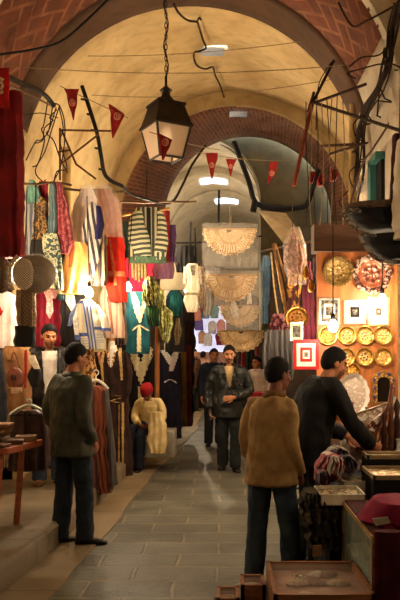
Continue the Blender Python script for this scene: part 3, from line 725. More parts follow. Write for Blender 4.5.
# big maroon cloth on the near left edge and the flag in front of it
hang('hanging_cloth', 'big dark maroon cloth hanging in folds at the left edge above the drum shaped bag', 'cloth', 6.25,
     [(92, -48, 22), (150, -48, 24), (258, -48, 25)], cloth((128, 14, 20), (92, 8, 14), 6, .8), d=.07, k=7, amp=.03)
f = hang('flag', 'red flag with white disc and crescent hung before the big maroon cloth', 'flag', 6.05, [(68, -34, 9.5), (108, -34, 9)], cloth((188, 24, 26), None, 8), d=.006, k=2, amp=.01)
h = Loft([(68, -34, 9.5), (108, -34, 9)], 6.05, .006, 2, .0)
def crest(host, o, cx, cy, r, white, red):
    d = patch(host, circ(cx, cy, r, r*1.15), th=.003, off=.004).obj('disc', white, o)
    patch(host, [(y, a, b) for y, a, b in circ(cx, cy, r*.66, r*.78)], th=.002, off=.008).obj('crescent', red, o)
    patch(host, [(y, a, b) for y, a, b in circ(cx+r*.14, cy, r*.5, r*.6)], th=.002, off=.011).obj('crescent_hollow', white, o)
    g = G(); P = []
    for i in range(10):
        q = (r*.42 if i % 2 == 0 else r*.18); a = PI/2+i*PI/5
        P.append(host.front(cx+r*.1+q*math.cos(a), cy-q*math.sin(a), .0135))
    g.prism(P, (0, .003, 0)).obj('star', red, o, smooth=False)
crest(h, f, -1, 86, 8, cloth((220, 196, 160)), cloth((176, 24, 24)))
# pennants on strings across the street
PEN = [((89, 64.5, 79), (120, 73, 74), 7.6, 'pennant with a crest hung farthest left, below the brick arch'),
       ((104, 108.5, 109.5), (114, 110, 125.5), (138, 112, 113.5), 7.7, 'tilted pennant hanging right of the notched black pole'),
       ((133, 157.5, 158.5), (140, 159, 173), (160, 162, 163.5), 6.15, 'pennant hanging in front of the street lantern'),
       ((153, 205.5, 218), (180, 211.5, 212.5), 9.6, 'pennant hanging straight, left of the two below the second arch skylight'),
       ((159, 226, 236), (176, 230, 231), 10.2, 'narrow pennant partly dark, just right of the middle pennant'),
       ((162, 270, 278), (171, 268.5, 277), (184, 267.5, 268.5), 10.6, 'pennant swinging left, against the olive upper wall')]
pred = cloth((150, 30, 28), (120, 20, 20), 10); pdisc = cloth((216, 140, 110)); pink_ = cloth((150, 34, 30))
for *rows, Y, lb in PEN:
    lo = Loft(rows, Y, .006, 2, .008, seed=1.0, nz=.0)
    o = lo.build(G(), 24, 16).obj('pennant', pred); tag(o, 'red '+lb, 'pennant', 'red pennants on strings')
    cy = rows[0][0]*.55+rows[-1][0]*.45
    if len(rows) == 3: cy = rows[1][0]+2.5
    l, r, _ = lo.at(cy); crest(lo, o, (l+r)/2, cy, min(3.6, (r-l)*.36), pdisc, pink_)
# drum shaped bags in plastic on a patterned strip
t = empty('drum_bag', W(25, 347, 6.05), 'plastic wrapped oval bag with white crescent edge on a brown patterned strip', 'bag')
c = W(34.5, 274, 6.05); q = 6.05/F
G().ball(c, (21.5*q, .13, 19.5*q), 28, 18).obj('bag_body', cloth((150, 130, 104), (118, 98, 78), 8, .5), t)
lat = Loft(circ(24, 274, 10, 16, 14), 6.05-.128, .04, 2, .0, nz=0); lat.build(G(), 24, 16).obj('lattice_panel', lattice((224, 206, 176), (128, 102, 76)), t)
G().tube(smoothline([W(a, b, 5.89) for a, b in ((18, 256), (12.5, 262), (9.5, 271), (9.5, 281), (12.5, 290))]), [2.0*q]*16+[2.2*q]*5, 8).obj('edge_trim', pattern((236, 226, 206), (170, 150, 120), None, 40), t)
G().ball(c+V((.005, -.012, 0)), (23*q, .15, 20.5*q), 28, 18).obj('plastic_wrap', plastic((226, 220, 214), .1, .1), t)
Loft([(290, 15.5, 36.5), (306, 16.5, 35.5), (327, 17, 35.5)], 6.05, .05, 3, .004).build(G()).obj('patterned_strip', lattice((150, 116, 76), (104, 78, 50), 90, .3), t)
for x in (20, 32): Loft([(293, x-.7, x+.7), (325, x-.7, x+.7)], 5.99, .012, 1, 0).build(G(), 10, 6).obj('piping', cloth((150, 122, 84)), t)
Loft([(326, 14.8, 35.5), (347, 14.5, 35)], 6.05, .055, 4, .006).build(G()).obj('black_cuff', cloth((22, 18, 16), None, 20, .6), t)
G().tube([W(34, 255, 6.05), W(36, 185, 6.1)], .006, 6).obj('cord', cloth((60, 44, 30)), t)
t2 = empty('drum_bag', W(3, 295, 6.2), 'dark brown round bag half behind the plastic wrapped one at the left edge', 'bag')
G().ball(W(0, 275, 6.2), (13*q, .11, 19*q), 24, 16).obj('bag_body', pattern((110, 86, 62), (80, 60, 42), None, 34, .5), t2)
G().tube([W(0, 257, 6.2), W(2, 185, 6.2)], .006, 6).obj('cord', cloth((60, 44, 30)), t2)
# rail and clothes hung in the upper left row
def rail(a, b, r, mat, label, name='hanging_pole', nodes=0):
    P = [V(a).lerp(V(b), i/8)+V((random.uniform(-1, 1), random.uniform(-1, 1), random.uniform(-1, 1)))*.012 for i in range(9)]
    return tag(G().tube(smoothline(P, 3), r, 8).obj(name, mat), label, 'pole')
branch = wood((96, 68, 42), (60, 42, 26)); yellowwood = wood((190, 136, 62), (150, 100, 40)); dkiron = cloth((44, 30, 22), (28, 20, 16), 14, .6)
rail(W(-10, 183, 6.5), W(72, 184, 8.2), .013, branch, 'brown rail above the scarves on the left')
rail(W(56, 189, 8.0), W(124, 192, 9.0), .015, branch, 'branch like rail above the plastic covered robes')
rail(W(118, 216, 9.7), W(170, 209, 9.7), .016, yellowwood, 'yellow wooden rod carrying the striped jacket')
rail(W(112, 203, 9.9), W(196, 201, 9.9), .016, branch, 'grey brown pole just above the striped jacket rod')
rail(W(116, 240, 9.95), W(131, 237, 9.8), .012, yellowwood, 'short yellow rod between the pink plastic and the striped jacket')
UP = 'clothes in the upper left row'
hang('knitted_hat', 'teal green cap hanging at the left end of the scarf row', 'hat', 7.7, [(181, 30, 35), (188, 27, 39), (200, 25, 41), (203, 27, 40)], cloth((92, 132, 118), (70, 104, 96), 12), d=.07, group=UP)
hang('hanging_skirt', 'narrow grey and white cloth behind the leopard print dress', 'cloth', 7.9, [(198, 26, 34), (262, 26, 38)], stripes((150, 152, 150), (96, 98, 104), 18), d=.04, group=UP)
hang('leopard_dress', 'small leopard print dress with dark hem left of the crimson cloth', 'dress', 7.72, [(198, 37, 45), (206, 33, 48), (214, 36, 46), (228, 33, 48), (240, 32, 50)],
     pattern((96, 64, 24), (26, 18, 10), (130, 96, 44), 60, .6), [('hem', 'loft', [(238, 31, 50), (265, 29, 50)], cloth((22, 20, 18)), {'d': .05})], d=.06, group=UP)
hang('hanging_scarf', 'crimson cloth hanging between teal cap and blue grey scarf', 'scarf', 7.85, [(182, 39, 48), (232, 37, 49)], cloth((150, 36, 46), (120, 24, 36), 9), d=.04, group=UP)
hang('hanging_scarf', 'blue grey scarf hanging between the two red ones', 'scarf', 7.75, [(184, 50, 56), (205, 48.5, 57), (262, 48, 58)], cloth((92, 110, 112), (66, 84, 90), 10), d=.05, k=3, group=UP)
hang('hanging_shawl', 'rose red patterned shawl hanging to a point left of the white robe', 'shawl', 7.8, [(184, 57, 62), (205, 56, 68), (232, 56, 73), (246, 58, 73), (254, 62, 70)],
     pattern((142, 50, 58), (112, 34, 44), (160, 84, 84), 44), d=.07, k=3, amp=.025, group=UP)
hang('hanging_scarf', 'green and white patterned scarf trailing above the maroon dress', 'scarf', 7.68, [(234, 43, 58), (250, 42, 60), (266, 48, 62), (290, 56, 63)], pattern((70, 90, 66), (150, 146, 116), (36, 56, 52), 34), d=.05, k=3, group=UP)
hang('hanging_scarf', 'dark teal scarf hanging behind the green and white one', 'scarf', 7.95, [(238, 54, 66), (300, 58, 66)], cloth((34, 62, 66), (24, 46, 50)), d=.04, group=UP)
hang('robe', 'pale peach robe with long sleeve hem left of the striped robes', 'robe', 7.9, [(243, 70, 86), (252, 66, 90), (262, 64, 90), (280, 60, 88), (294, 58.5, 86)],
     cloth((246, 200, 126), (236, 176, 96), 7), [('fold_band', 'patch', [(247, 71, 77), (268, 70, 74)], cloth((226, 130, 74)), {})], d=.09, k=3, amp=.03, group=UP)
hang('robe', 'white robe in plastic, hanging above the pale peach robe', 'robe', 8.3, [(190, 82, 94), (200, 76, 97), (212, 71.5, 97), (244, 72, 92)], cloth((250, 240, 234), (232, 216, 208), 9),
     [('plastic_cover', 'loft', [(187, 81, 97), (205, 71, 100), (247, 70, 95)], plastic((250, 242, 236), .16), {'d': .12, 'dy': -.02})], d=.08, group=UP)
hang('robe', 'pink robe in milky plastic right of the striped robes', 'robe', 8.6, [(190, 96, 110), (200, 94, 118), (214, 99, 121), (241, 102, 123)], cloth((222, 176, 156), (204, 146, 126), 8),
     [('plastic_cover', 'loft', [(187, 95, 112), (203, 92, 120), (243, 101, 125)], plastic((250, 240, 234), .2), {'d': .11, 'dy': -.02})], d=.08, group=UP)
hang('striped_robe', 'black and white striped robe with navy edge hanging over peach robe', 'robe', 7.95, [(203, 91, 95), (212, 87, 100), (228, 83, 103), (252, 84, 100), (280, 83, 94)],
     stripes((214, 206, 196), (30, 26, 34), 16, 'X', .5, None, .15), [('navy_edge', 'loft', [(207, 96, 101), (224, 97, 104), (240, 95, 101)], cloth((40, 36, 92)), {'d': .09})], d=.07, k=2, group=UP)
hang('striped_robe', 'navy and tan striped robe with dark folds next to the red kaftan', 'robe', 8.1, [(212, 95, 104), (238, 92, 106), (262, 91, 108), (286, 92, 107)],
     stripes((196, 166, 122), (34, 32, 66), 13, 'X', .55, (120, 90, 56)), d=.08, k=3, amp=.025, group=UP)
hang('kaftan', 'bright orange red kaftan with pale crossing bands under pink plastic', 'kaftan', 8.4, [(238, 103, 124), (256, 104, 125), (290, 107, 127), (302, 110, 127)],
     cloth((232, 54, 30), (206, 34, 22), 9), [('pale_band', 'patch', [(240, 110, 112), (286, 115, 118)], cloth((244, 132, 84)), {}), ('pale_band', 'patch', [(272, 105, 125), (277, 106, 126)], cloth((244, 140, 90)), {})], d=.08, k=3, group=UP)
# maroon, black, blue striped, pink robes of the middle row
MID = 'clothes in the middle left row'
hang('dress', 'maroon dress with white embroidered neck behind the vendor', 'dress', 8.35, [(289, 43, 57), (294, 37, 61), (318, 36, 61), (352, 34, 63)], cloth((140, 20, 44), (112, 14, 34), 9),
     [('neck_trim', 'patch', [[(290, 45, 59), (297, 49, 57)], [(292, 45, 48), (298, 48, 54), (304, 49, 54.5)], [(291, 56, 60), (299, 52, 57)], [(303, 48.5, 54.5), (312, 48, 55), (319, 51, 52)]], pattern((240, 216, 206), (214, 150, 140), None, 50), {})], d=.08, group=MID)
hang('dress', 'white dress with red trimmed neck at the left edge beside the brown strip', 'dress', 7.8, [(292, -6, 10), (297, -14, 18), (348, -14, 18)], cloth((232, 224, 220), (206, 192, 188), 8),
     [('red_neckline', 'patch', [[(306, -4, 2), (312, -2, 5)], [(311, 0, 6), (316, -2, 4)]], cloth((196, 40, 36)), {})], d=.08, group=MID)
hang('dress', 'black dress with cream lapel trim left of the blue striped shirt', 'dress', 8.2, [(286, 64, 84), (292, 60, 86), (320, 61, 84), (352, 60, 84)], cloth((26, 22, 24)),
     [('lapel_trim', 'patch', [(287, 62, 73), (298, 65, 76), (312, 73, 77)], creamlace, {})], d=.07, group=MID)
o = hang('striped_shirt', 'cream shirt with blue stripe bands hanging tilted under the left bulb', 'shirt', 7.85, [(300, 81, 92), (305, 78, 97), (314, 77, 99), (330, 79, 102), (349, 83, 107)],
     stripes((222, 212, 184), (196, 186, 160), 12), [
     ('blue_stripe', 'patch', [[(302, 84.5, 86), (349, 91, 92.5)], [(302, 87.5, 89), (349, 94, 95.5)], [(302, 90.5, 92), (349, 97, 98.5)], [(333, 79.5, 90), (336.5, 80, 90.5)], [(327, 96, 102), (330, 96, 102.5)], [(301, 81, 86), (304, 79, 85)]], cloth((74, 92, 150)), {}),
     ('pocket', 'patch', [[(338, 82, 90), (347, 84, 91)], [(334, 98, 104), (343, 99, 105)]], stripes((214, 204, 176), (120, 128, 150), 60, 'Z'), {'off': .009}),
     ('sleeve', 'loft', [[(304, 78, 84), (318, 73, 80), (338, 75, 82)]], cloth((236, 232, 224)), {'d': .05}),
     ('sleeve', 'loft', [[(305, 95, 99), (318, 98, 108), (331, 101, 110)]], stripes((222, 212, 184), (196, 186, 160), 12), {'d': .05}),
     ('blue_cuff', 'loft', [[(335, 75, 84), (340, 76, 85)]], cloth((84, 100, 156)), {'d': .058}), ('blue_cuff', 'loft', [[(328, 101, 111), (331, 101, 111)]], cloth((84, 100, 156)), {'d': .058}),
     ('blue_tie', 'loft', [[(304, 76, 81), (314, 70, 76), (326, 67.5, 71)]], cloth((130, 146, 196)), {'d': .03})], d=.1, k=2, amp=.01, group=MID)
hang('robe', 'beige hooded robe with pink striped front right of the blue striped shirt', 'robe', 8.55, [(288, 103, 114), (294, 100, 120), (320, 100, 124), (338, 103, 125)],
     stripes((206, 176, 150), (172, 132, 112), 14, 'X', .3), [('hood', 'loft', [[(287, 102, 117), (292, 103, 116), (299, 106, 113)]], cloth((214, 186, 160)), {'d': .1}),
      ('front_placket', 'patch', [(297, 108, 111), (334, 113, 115)], cloth((170, 112, 96)), {}), ('blue_cuff', 'loft', [[(327, 101, 110), (331, 101, 110)]], cloth((92, 100, 140)), {'d': .09})], d=.09, group=MID)
hang('robe', 'taupe robe hanging in long folds left of the teal kaftan', 'robe', 8.8, [(292, 116, 124), (310, 116, 126), (345, 115, 127)], cloth((120, 98, 86), (92, 74, 66), 9), d=.08, k=4, amp=.03, group=MID)
o = hang('striped_jacket', 'green and cream striped jacket hanging open on the yellow rod', 'jacket', 9.55, [(208, 137, 160), (213, 133, 163), (230, 129, 166), (246, 129, 167), (260, 129, 166)],
     stripes((204, 204, 170), (44, 58, 48), 15, 'X', .55), [
     ('sleeve', 'loft', [[(212, 134, 142), (222, 129, 144), (238, 128, 150), (256, 134, 152)]], stripes((206, 206, 172), (48, 62, 50), 15, 'Z', .5, None, .12), {'d': .08, 'dy': -.06}),
     ('sleeve', 'loft', [[(212, 157, 163), (222, 158, 167), (240, 157, 168), (252, 154, 166)]], stripes((206, 206, 172), (48, 62, 50), 15, 'Z', .5, None, -.12), {'d': .08, 'dy': -.06}),
     ('front_opening', 'patch', [(209, 147, 151), (258, 148, 152)], cloth((34, 40, 34)), {}),
     ('green_hem', 'loft', [[(257, 128, 167), (263, 128, 167)]], cloth((84, 112, 86)), {'d': .08})], d=.07, k=3, amp=.012)
hang('hanging_cloth', 'dark red cloth strip showing right of the striped jacket', 'cloth', 9.8, [(211, 163, 170), (262, 163, 170)], cloth((130, 24, 30)), d=.03)
hang('hanging_cloth', 'purple cloth strip right of the dark red strip', 'cloth', 9.85, [(225, 168, 176), (262, 167, 175)], cloth((92, 60, 104)), d=.03)
hang('hanging_cloth', 'dark green cloth edge left of the striped jacket', 'cloth', 9.85, [(222, 122, 130), (262, 124, 131)], cloth((24, 44, 40)), d=.04)
o = hang('blouse', 'magenta pink top with cream tassels below the striped jacket', 'blouse', 9.7, [(258, 126, 154), (262, 125, 154), (292, 126, 150)], cloth((222, 48, 84), (196, 30, 66), 8),
     [('tassel', 'loft', [[(263, 131+i*3.2, 133.6+i*3.2), (278+(i % 3)*2, 131.5+i*3.1, 134+i*3.1)] for i in range(5)], pattern((214, 196, 140), (150, 130, 84), None, 70), {'dy': -.09, 'd': .02, 'amp': 0}), ('red_neck', 'patch', [(261, 133, 140), (268, 134, 138)], cloth((150, 26, 30)), {})], d=.06)
hang('mauve_cloth', 'mauve cloth panel hanging beside the magenta top', 'cloth', 9.95, [(258, 153, 174), (279, 153, 173)], cloth((112, 76, 96), (98, 66, 84), 6), d=.02)
hang('cream_cloth', 'plain cream cloth panel hanging above the teal bundle', 'cloth', 10.4, [(263, 160, 189), (288, 160, 187), (290, 160, 187)], cloth((158, 148, 122), (142, 132, 106), 6), d=.02, k=1)
hang('kaftan', 'teal kaftan with cream embroidered front below the right bulb', 'kaftan', 9.3, [(292, 128, 146), (298, 126, 149), (320, 125, 149), (354, 125, 150)], cloth((20, 84, 92), (10, 60, 70), 9),
     [('neck_embroidery', 'patch', [[(293, 132, 136), (302, 133, 140), (316, 137, 142), (323, 140, 141)], [(294, 144, 147), (303, 143, 147), (322, 140, 142)]], creamlace, {'jag': .7}),
      ('centre_embroidery', 'patch', [(326, 139, 141), (332, 138, 142), (352, 138, 142)], creamlace, {'jag': .4}), ('chevron_trim', 'patch', [[(325, 139, 141), (329, 134, 137), (331, 133, 134)], [(325, 140, 141), (330, 146, 149), (331, 149, 150)]], creamlace, {})], d=.09)
hang('tassel_bundle', 'bushy olive green bundle of tassels hanging right of the right bulb', 'tassels', 9.05, [(277, 148, 153), (281, 144, 157), (292, 143, 160), (300, 142.5, 160), (306, 146, 158)], pattern((122, 122, 52), (60, 66, 24), (170, 164, 90), 34), d=.14, k=9, amp=.04, nz=.05)
hang('tassel_bundle', 'dark green bundle of tassels below the bushy olive one', 'tassels', 9.12, [(302, 147, 158), (312, 146, 160), (326, 148, 159)], cloth((32, 68, 30), (20, 46, 20), 20), d=.1, k=8, amp=.03)
hang('tassel_bundle', 'pale lime tassels on a cord right of the wooden post', 'tassels', 10.0, [(290, 159, 164), (305, 159, 165), (312, 157, 172), (322, 156, 173), (333, 159, 172), (343, 164, 168)], pattern((204, 206, 120), (140, 146, 66), (226, 226, 170), 30), d=.1, k=8, amp=.035, nz=.04)
hang('tassel_bundle', 'teal bundle of yarn hanging below the plain cream panel', 'tassels', 10.2, [(291, 170, 178), (296, 168, 182), (308, 168, 183), (316, 171, 181)], cloth((20, 92, 92), (8, 60, 64), 16), d=.1, k=7, amp=.03, nz=.03)
hang('necklace', 'beige braided cord hanging dark right of the lime tassels', 'cord', 10.3, [(318, 176, 180), (330, 174, 182), (345, 175, 179)], cloth((150, 130, 96), (100, 84, 60), 30), d=.03, k=3)
tag(G().tube(smoothline([W(159, 288, 10.1), W(157.5, 340, 10.1), W(157, 400, 10.1), W(156.5, 448, 10.1)]), .035, 10).obj('wooden_post', wood((176, 112, 50), (130, 78, 32), axis='Z')), 'upright orange brown wooden post between the black and navy dresses', 'post')
# front row: full length dresses along the kerb
LOW = 'full length dresses along the kerb'
dbrown = cloth((58, 34, 28), (38, 22, 18), 8); goldband = stripes((240, 196, 104), (84, 52, 28), 60, 'Z', .5, None, 0, .6, .0)
t = hang('dress', 'dark brown dress with gold braid bands on a white necked mannequin', 'dress', 9.35, [(350, 105, 116), (354, 95, 129), (362, 93, 131), (384, 97, 130), (400, 99, 128), (440, 101, 131), (486, 98, 134)], dbrown,
     [('gold_braid', 'patch', [[(350, 104, 106.5), (364, 102, 104.5), (384, 103, 105.5)], [(348, 119, 122), (364, 121, 123.5), (380, 122, 124)], [(394, 107, 108), (400, 111, 114), (402, 117, 122), (396, 126, 128)], [(402, 123, 125), (478, 123, 125)], [(404, 120, 121), (478, 119.5, 120.5)]], goldband, {'jag': .35}),
      ('neck_braid', 'patch', [(350, 107, 117), (358, 108, 116.5), (366, 110.5, 114)], pattern((176, 120, 60), (92, 50, 30), (230, 200, 150), 60), {}), ('pendant', 'patch', [(359, 111.5, 113), (363, 111, 113.6), (367, 112, 112.8)], cloth((236, 226, 210)), {'off': .016}),
      ('pink_strap', 'patch', [(352, 98, 101), (365, 101, 104)], cloth((206, 140, 116)), {}),
      ('sleeve', 'loft', [[(352, 94, 100), (372, 92, 99), (392, 94, 103)]], dbrown, {'d': .07}), ('sleeve', 'loft', [[(352, 124, 129), (372, 126, 133), (392, 123, 131), (398, 118, 127)]], dbrown, {'d': .07, 'dy': -.05}),
      ('white_neck', 'loft', [[(340, 109, 116), (348, 108.5, 116.5), (353, 106.5, 118), (359, 110.5, 114)]], cloth((240, 232, 220)), {'d': .135}), ('neck_cap', 'loft', [[(336, 109, 116), (341, 108.6, 116.4)]], wood((180, 110, 60)), {'d': .137})], d=.12, k=4, amp=.02)
hang('dress', 'black kaftan with broad cream lace neck behind the red capped person', 'dress', 10.35, [(349, 134, 149), (354, 129, 156), (380, 128, 157), (440, 127, 156), (448, 127, 156)], cloth((20, 17, 22), (12, 10, 14), 8),
     [('lace_neck', 'patch', [[(349, 130, 136), (358, 132, 140), (366, 135, 142)], [(349, 146, 153), (358, 143, 152), (366, 141, 149)], [(363, 137, 147), (367, 135, 149), (374, 137.5, 146), (384, 141, 142.5)]], creamlace, {'jag': .9, 'jn': 4}),
      ('lace_strip', 'patch', [(386, 139, 142.5), (440, 139, 142.5)], creamlace, {'jag': .3}), ('piping', 'patch', [[(355, 129.5, 130.3), (378, 140, 141)], [(355, 153, 153.8), (382, 141.5, 142.3)]], cloth((190, 180, 150)), {})], d=.11, k=4, amp=.02)
tag(G().tube(smoothline(wpts([(132, 349, 10.3), (141, 344, 10.3), (152, 349, 10.3)])), .012, 8).obj('clothes_hanger', cloth((190, 200, 180), None, 12, .4)), 'thin pale hanger in the neck of the black kaftan', 'clothes hanger')
hang('dress', 'navy dress with white jagged lace lapel by the wooden post', 'dress', 12.2, [(350, 163, 177), (354, 158, 181), (380, 158, 181), (432, 158, 182), (438, 160, 182)], cloth((24, 22, 44), (14, 13, 28), 8),
     [('lace_lapel', 'patch', [[(350, 160, 166), (357, 165, 172), (364, 169, 175)], [(351, 174, 179), (358, 171, 178), (371, 169.5, 173.5)]], whitelace, {'jag': .8}), ('white_chevron', 'patch', [[(379, 169, 171), (381, 165, 168), (382.5, 164.5, 165.5)], [(379, 170, 172), (381, 173, 176), (383, 176.5, 177.5)]], whitelace, {})], d=.11, k=4, amp=.02)
coat = cloth((124, 58, 34), (98, 42, 24), 9)
t = hang('coat', 'rust brown and grey striped robe on white hanger at the kerb', 'robe', 7.6, [(386, 89, 102), (390, 86, 107), (410, 86, 108), (450, 87, 110), (486, 90, 113), (492, 93, 112)], stripes((128, 62, 36), (74, 58, 52), 7, 'X', .16, None, .05),
     [('grey_side', 'loft', [[(390, 104, 108), (440, 108, 114), (484, 110, 118)]], stripes((74, 66, 64), (46, 40, 40), 16, 'X'), {'d': .09}), ('dark_fringe', 'loft', [[(482, 90, 96), (494, 92, 95)], [(480, 98, 104), (494, 99, 103)], [(480, 106, 112), (490, 108, 112)]], cloth((34, 26, 24)), {'d': .04})], d=.1, k=5, amp=.03)
hanger('white hanger with curled hook carrying the rust brown robe', 96, 370, 7.6, 12, (232, 226, 212), 14)
hang('gold_dress', 'brown and gold patterned dress glimpsed behind the man in green jacket', 'dress', 8.6, [(348, 82, 94), (370, 80, 96), (400, 82, 96), (430, 84, 96)], pattern((140, 92, 46), (90, 52, 26), (196, 150, 84), 24), d=.08)
hang('coat', 'long dark brown coat hanging past the navy dress', 'coat', 12.9, [(300, 182, 194), (330, 180, 195), (420, 179, 194), (426, 181, 193)], cloth((52, 34, 26), (34, 22, 18), 8), d=.1, k=5, amp=.03)
hang('hanging_cloth', 'mustard yellow robe strip beside the navy dress', 'robe', 12.6, [(352, 181, 186), (425, 181, 187)], cloth((128, 96, 36), (96, 70, 26), 8), d=.06)
hang('hanging_cloth', 'burgundy robe strip beside the mustard one', 'robe', 12.7, [(345, 186, 191), (425, 186, 192)], cloth((88, 24, 28), (62, 16, 20), 8), d=.06)
hang('black_bag', 'black cloth bag with long handles above the white jacket', 'bag', 10.25, [(246, 176, 194), (266, 175, 195), (272, 176, 194)], cloth((24, 22, 22)), [('handle', 'loft', [[(222, 190, 191.5), (262, 189, 191)], [(228, 194, 195.5), (264, 195, 197)]], cloth((22, 20, 20)), {'d': .02})], d=.08)
hang('white_jacket', 'small white jacket with short sleeves hanging below the black bag', 'jacket', 10.1, [(264, 188, 197), (268, 185, 199), (280, 186, 199), (300, 184, 198), (312, 187, 197)], cloth((244, 236, 212), (222, 212, 186), 10),
     [('sleeve', 'loft', [[(267, 184, 189), (284, 182.5, 188)]], cloth((220, 210, 184)), {'d': .05}), ('sleeve', 'loft', [[(267, 197, 201), (284, 198, 202)]], cloth((220, 210, 184)), {'d': .05}), ('waist_band', 'patch', [(293, 185, 198), (295.5, 185, 198)], cloth((170, 158, 120)), {}), ('collar', 'patch', [(266, 190, 196), (276, 192, 195)], pattern((190, 180, 150), (120, 110, 90)), {})], d=.08)
hang('lace_scarf', 'beige lace scarf with fringed edge right of the small white jacket', 'scarf', 11.3, [(265, 197, 205), (290, 198, 208), (312, 200, 205)], pattern((196, 170, 140), (130, 104, 84), None, 34), d=.05, k=4)
hang('grey_shawl', 'plain grey shawl hanging below and left of the fans', 'shawl', 11.8, [(268, 203, 222), (290, 201, 216), (315, 203, 212)], cloth((158, 156, 154), (134, 132, 130), 6), d=.05, k=3)
# near left: garments by the vendor and behind the table
hang('coat', 'long tan coat hanging at the left edge behind the round brown bag', 'coat', 7.3, [(346, 6, 24), (352, 0, 30), (380, 1, 32), (440, 2, 30), (455, 3, 30)], cloth((150, 104, 60), (120, 80, 44), 7),
     [('collar', 'patch', [(348, 8, 22), (360, 11, 19)], cloth((170, 122, 76)), {}), ('sleeve', 'loft', [[(354, -2, 6), (380, -3, 6), (412, 0, 7)]], cloth((140, 96, 54)), {'d': .07})], d=.11, k=3)
hang('coat', 'near black coat cut by the left picture edge', 'coat', 7.0, [(350, -12, 2), (380, -12, 5), (418, -12, 8), (470, -12, 3)], cloth((30, 30, 36)), d=.1, k=3)
t = empty('round_bag', W(15, 393, 6.9), 'round rust brown leather bag hanging on the tan coat', 'bag')
Loft(circ(15, 378, 9, 10.5, 14), 6.9, .05, 2, 0).build(G(), 28, 18).obj('bag_body', cloth((122, 66, 46), (92, 46, 32), 14, .5), t)
Loft(circ(14, 377, 3, 3, 8), 6.86, .03, 1, 0).build(G(), 12, 8).obj('rosette', cloth((60, 30, 22)), t)
Loft([(387, 8, 22), (391, 10, 22), (393, 11, 20)], 6.9, .056, 1, 0).build(G()).obj('pale_hem', cloth((196, 160, 120)), t)
G().tube(smoothline(wpts([(10, 368, 6.88), (14, 352, 6.9), (20, 368, 6.88)])), .008, 6).obj('strap', cloth((110, 60, 40)), t)
t = empty('black_bag', W(34, 390, 6.95), 'round black bag with white tag and red strap next to the vendor', 'bag')
Loft(circ(35, 377, 7.5, 11, 14), 6.95, .06, 2, 0).build(G(), 28, 18).obj('bag_body', cloth((20, 18, 18), None, 12, .45), t)
Loft([(355, 28, 35), (362, 29, 38), (369, 34, 40)], 6.87, .012, 1, 0).build(G(), 16, 8).obj('white_tag', cloth((224, 206, 176)), t)
Loft([(350, 24.5, 27.5), (388, 24, 26.5)], 6.9, .012, 1, 0).build(G(), 12, 8).obj('red_strap', cloth((168, 30, 26)), t)
t = hang('leather_jacket', 'dark brown quilted leather jacket on pale hanger behind the goods table', 'jacket', 6.45, [(410, 17, 40), (414, 10, 46), (430, 8, 48), (470, 9, 47)], cloth((72, 50, 44), (50, 34, 30), 12, .4),
     [('placket', 'patch', [(412, 27.5, 29.5), (468, 28.5, 31)], cloth((30, 22, 20)), {}), ('yoke_seam', 'patch', [[(413, 14, 27), (415, 13, 27)], [(413, 31, 43), (415, 31, 44)]], cloth((36, 24, 22)), {}),
      ('sleeve', 'loft', [[(414, 9, 14), (440, 4, 13), (466, 5, 12)]], cloth((196, 176, 150), None, 14, .5), {'d': .07}), ('sleeve', 'loft', [[(414, 43, 47), (440, 44, 50), (466, 44, 50)]], cloth((70, 50, 44), (50, 34, 30), 12, .4), {'d': .07})], d=.1, k=4, amp=.015)
hanger('pale green white hanger with ring top holding the quilted leather jacket', 29, 399, 6.4, 18, (206, 222, 204), 10)
# goods table
tb = empty('trestle_table', W(-14, 534, 5.55), 'wooden trestle table spread with leather goods at the left edge', 'table')
ow = wood((168, 84, 40), (130, 60, 28))
a, b = W(-60, 446, 5.55), W(47, 438, 6.15)
zt = W(0, 447, 5.5).z
def slab(pts, z0, z1): 
    return G().prism([V((x, y, z0)) for x, y in pts], (0, 0, z1-z0))
top = [(-2.5, 5.42), (-1.66, 5.42), (-1.53, 5.98), (-2.3, 6.15)]
slab(top, zt-.05, zt).obj('table_top', ow, tb, smooth=False, bevel=.006)
for x, y in ((-1.74, 5.5), (-2.4, 5.5), (-1.69, 5.92), (-2.25, 6.05)):
    sx = -.05
    G().tube([(x+sx, y, .2), (x, y, zt-.04)], .027, 4).obj('leg', ow, tb, smooth=False)
G().tube([(-1.76, 5.5, .42), (-2.4, 5.5, .42)], .02, 4).obj('stretcher', ow, tb, smooth=False)
leath = [cloth((122, 78, 50), (92, 56, 36), 14, .45), cloth((92, 60, 40), (70, 44, 30), 14, .4), cloth((160, 116, 80), (120, 84, 56), 14, .5), pattern((170, 130, 92), (110, 74, 50), None, 40, .4), cloth((60, 44, 38), None, 14, .4)]
LBL = ['tan', 'dark brown', 'pale', 'tooled', 'blackish']
k = 0
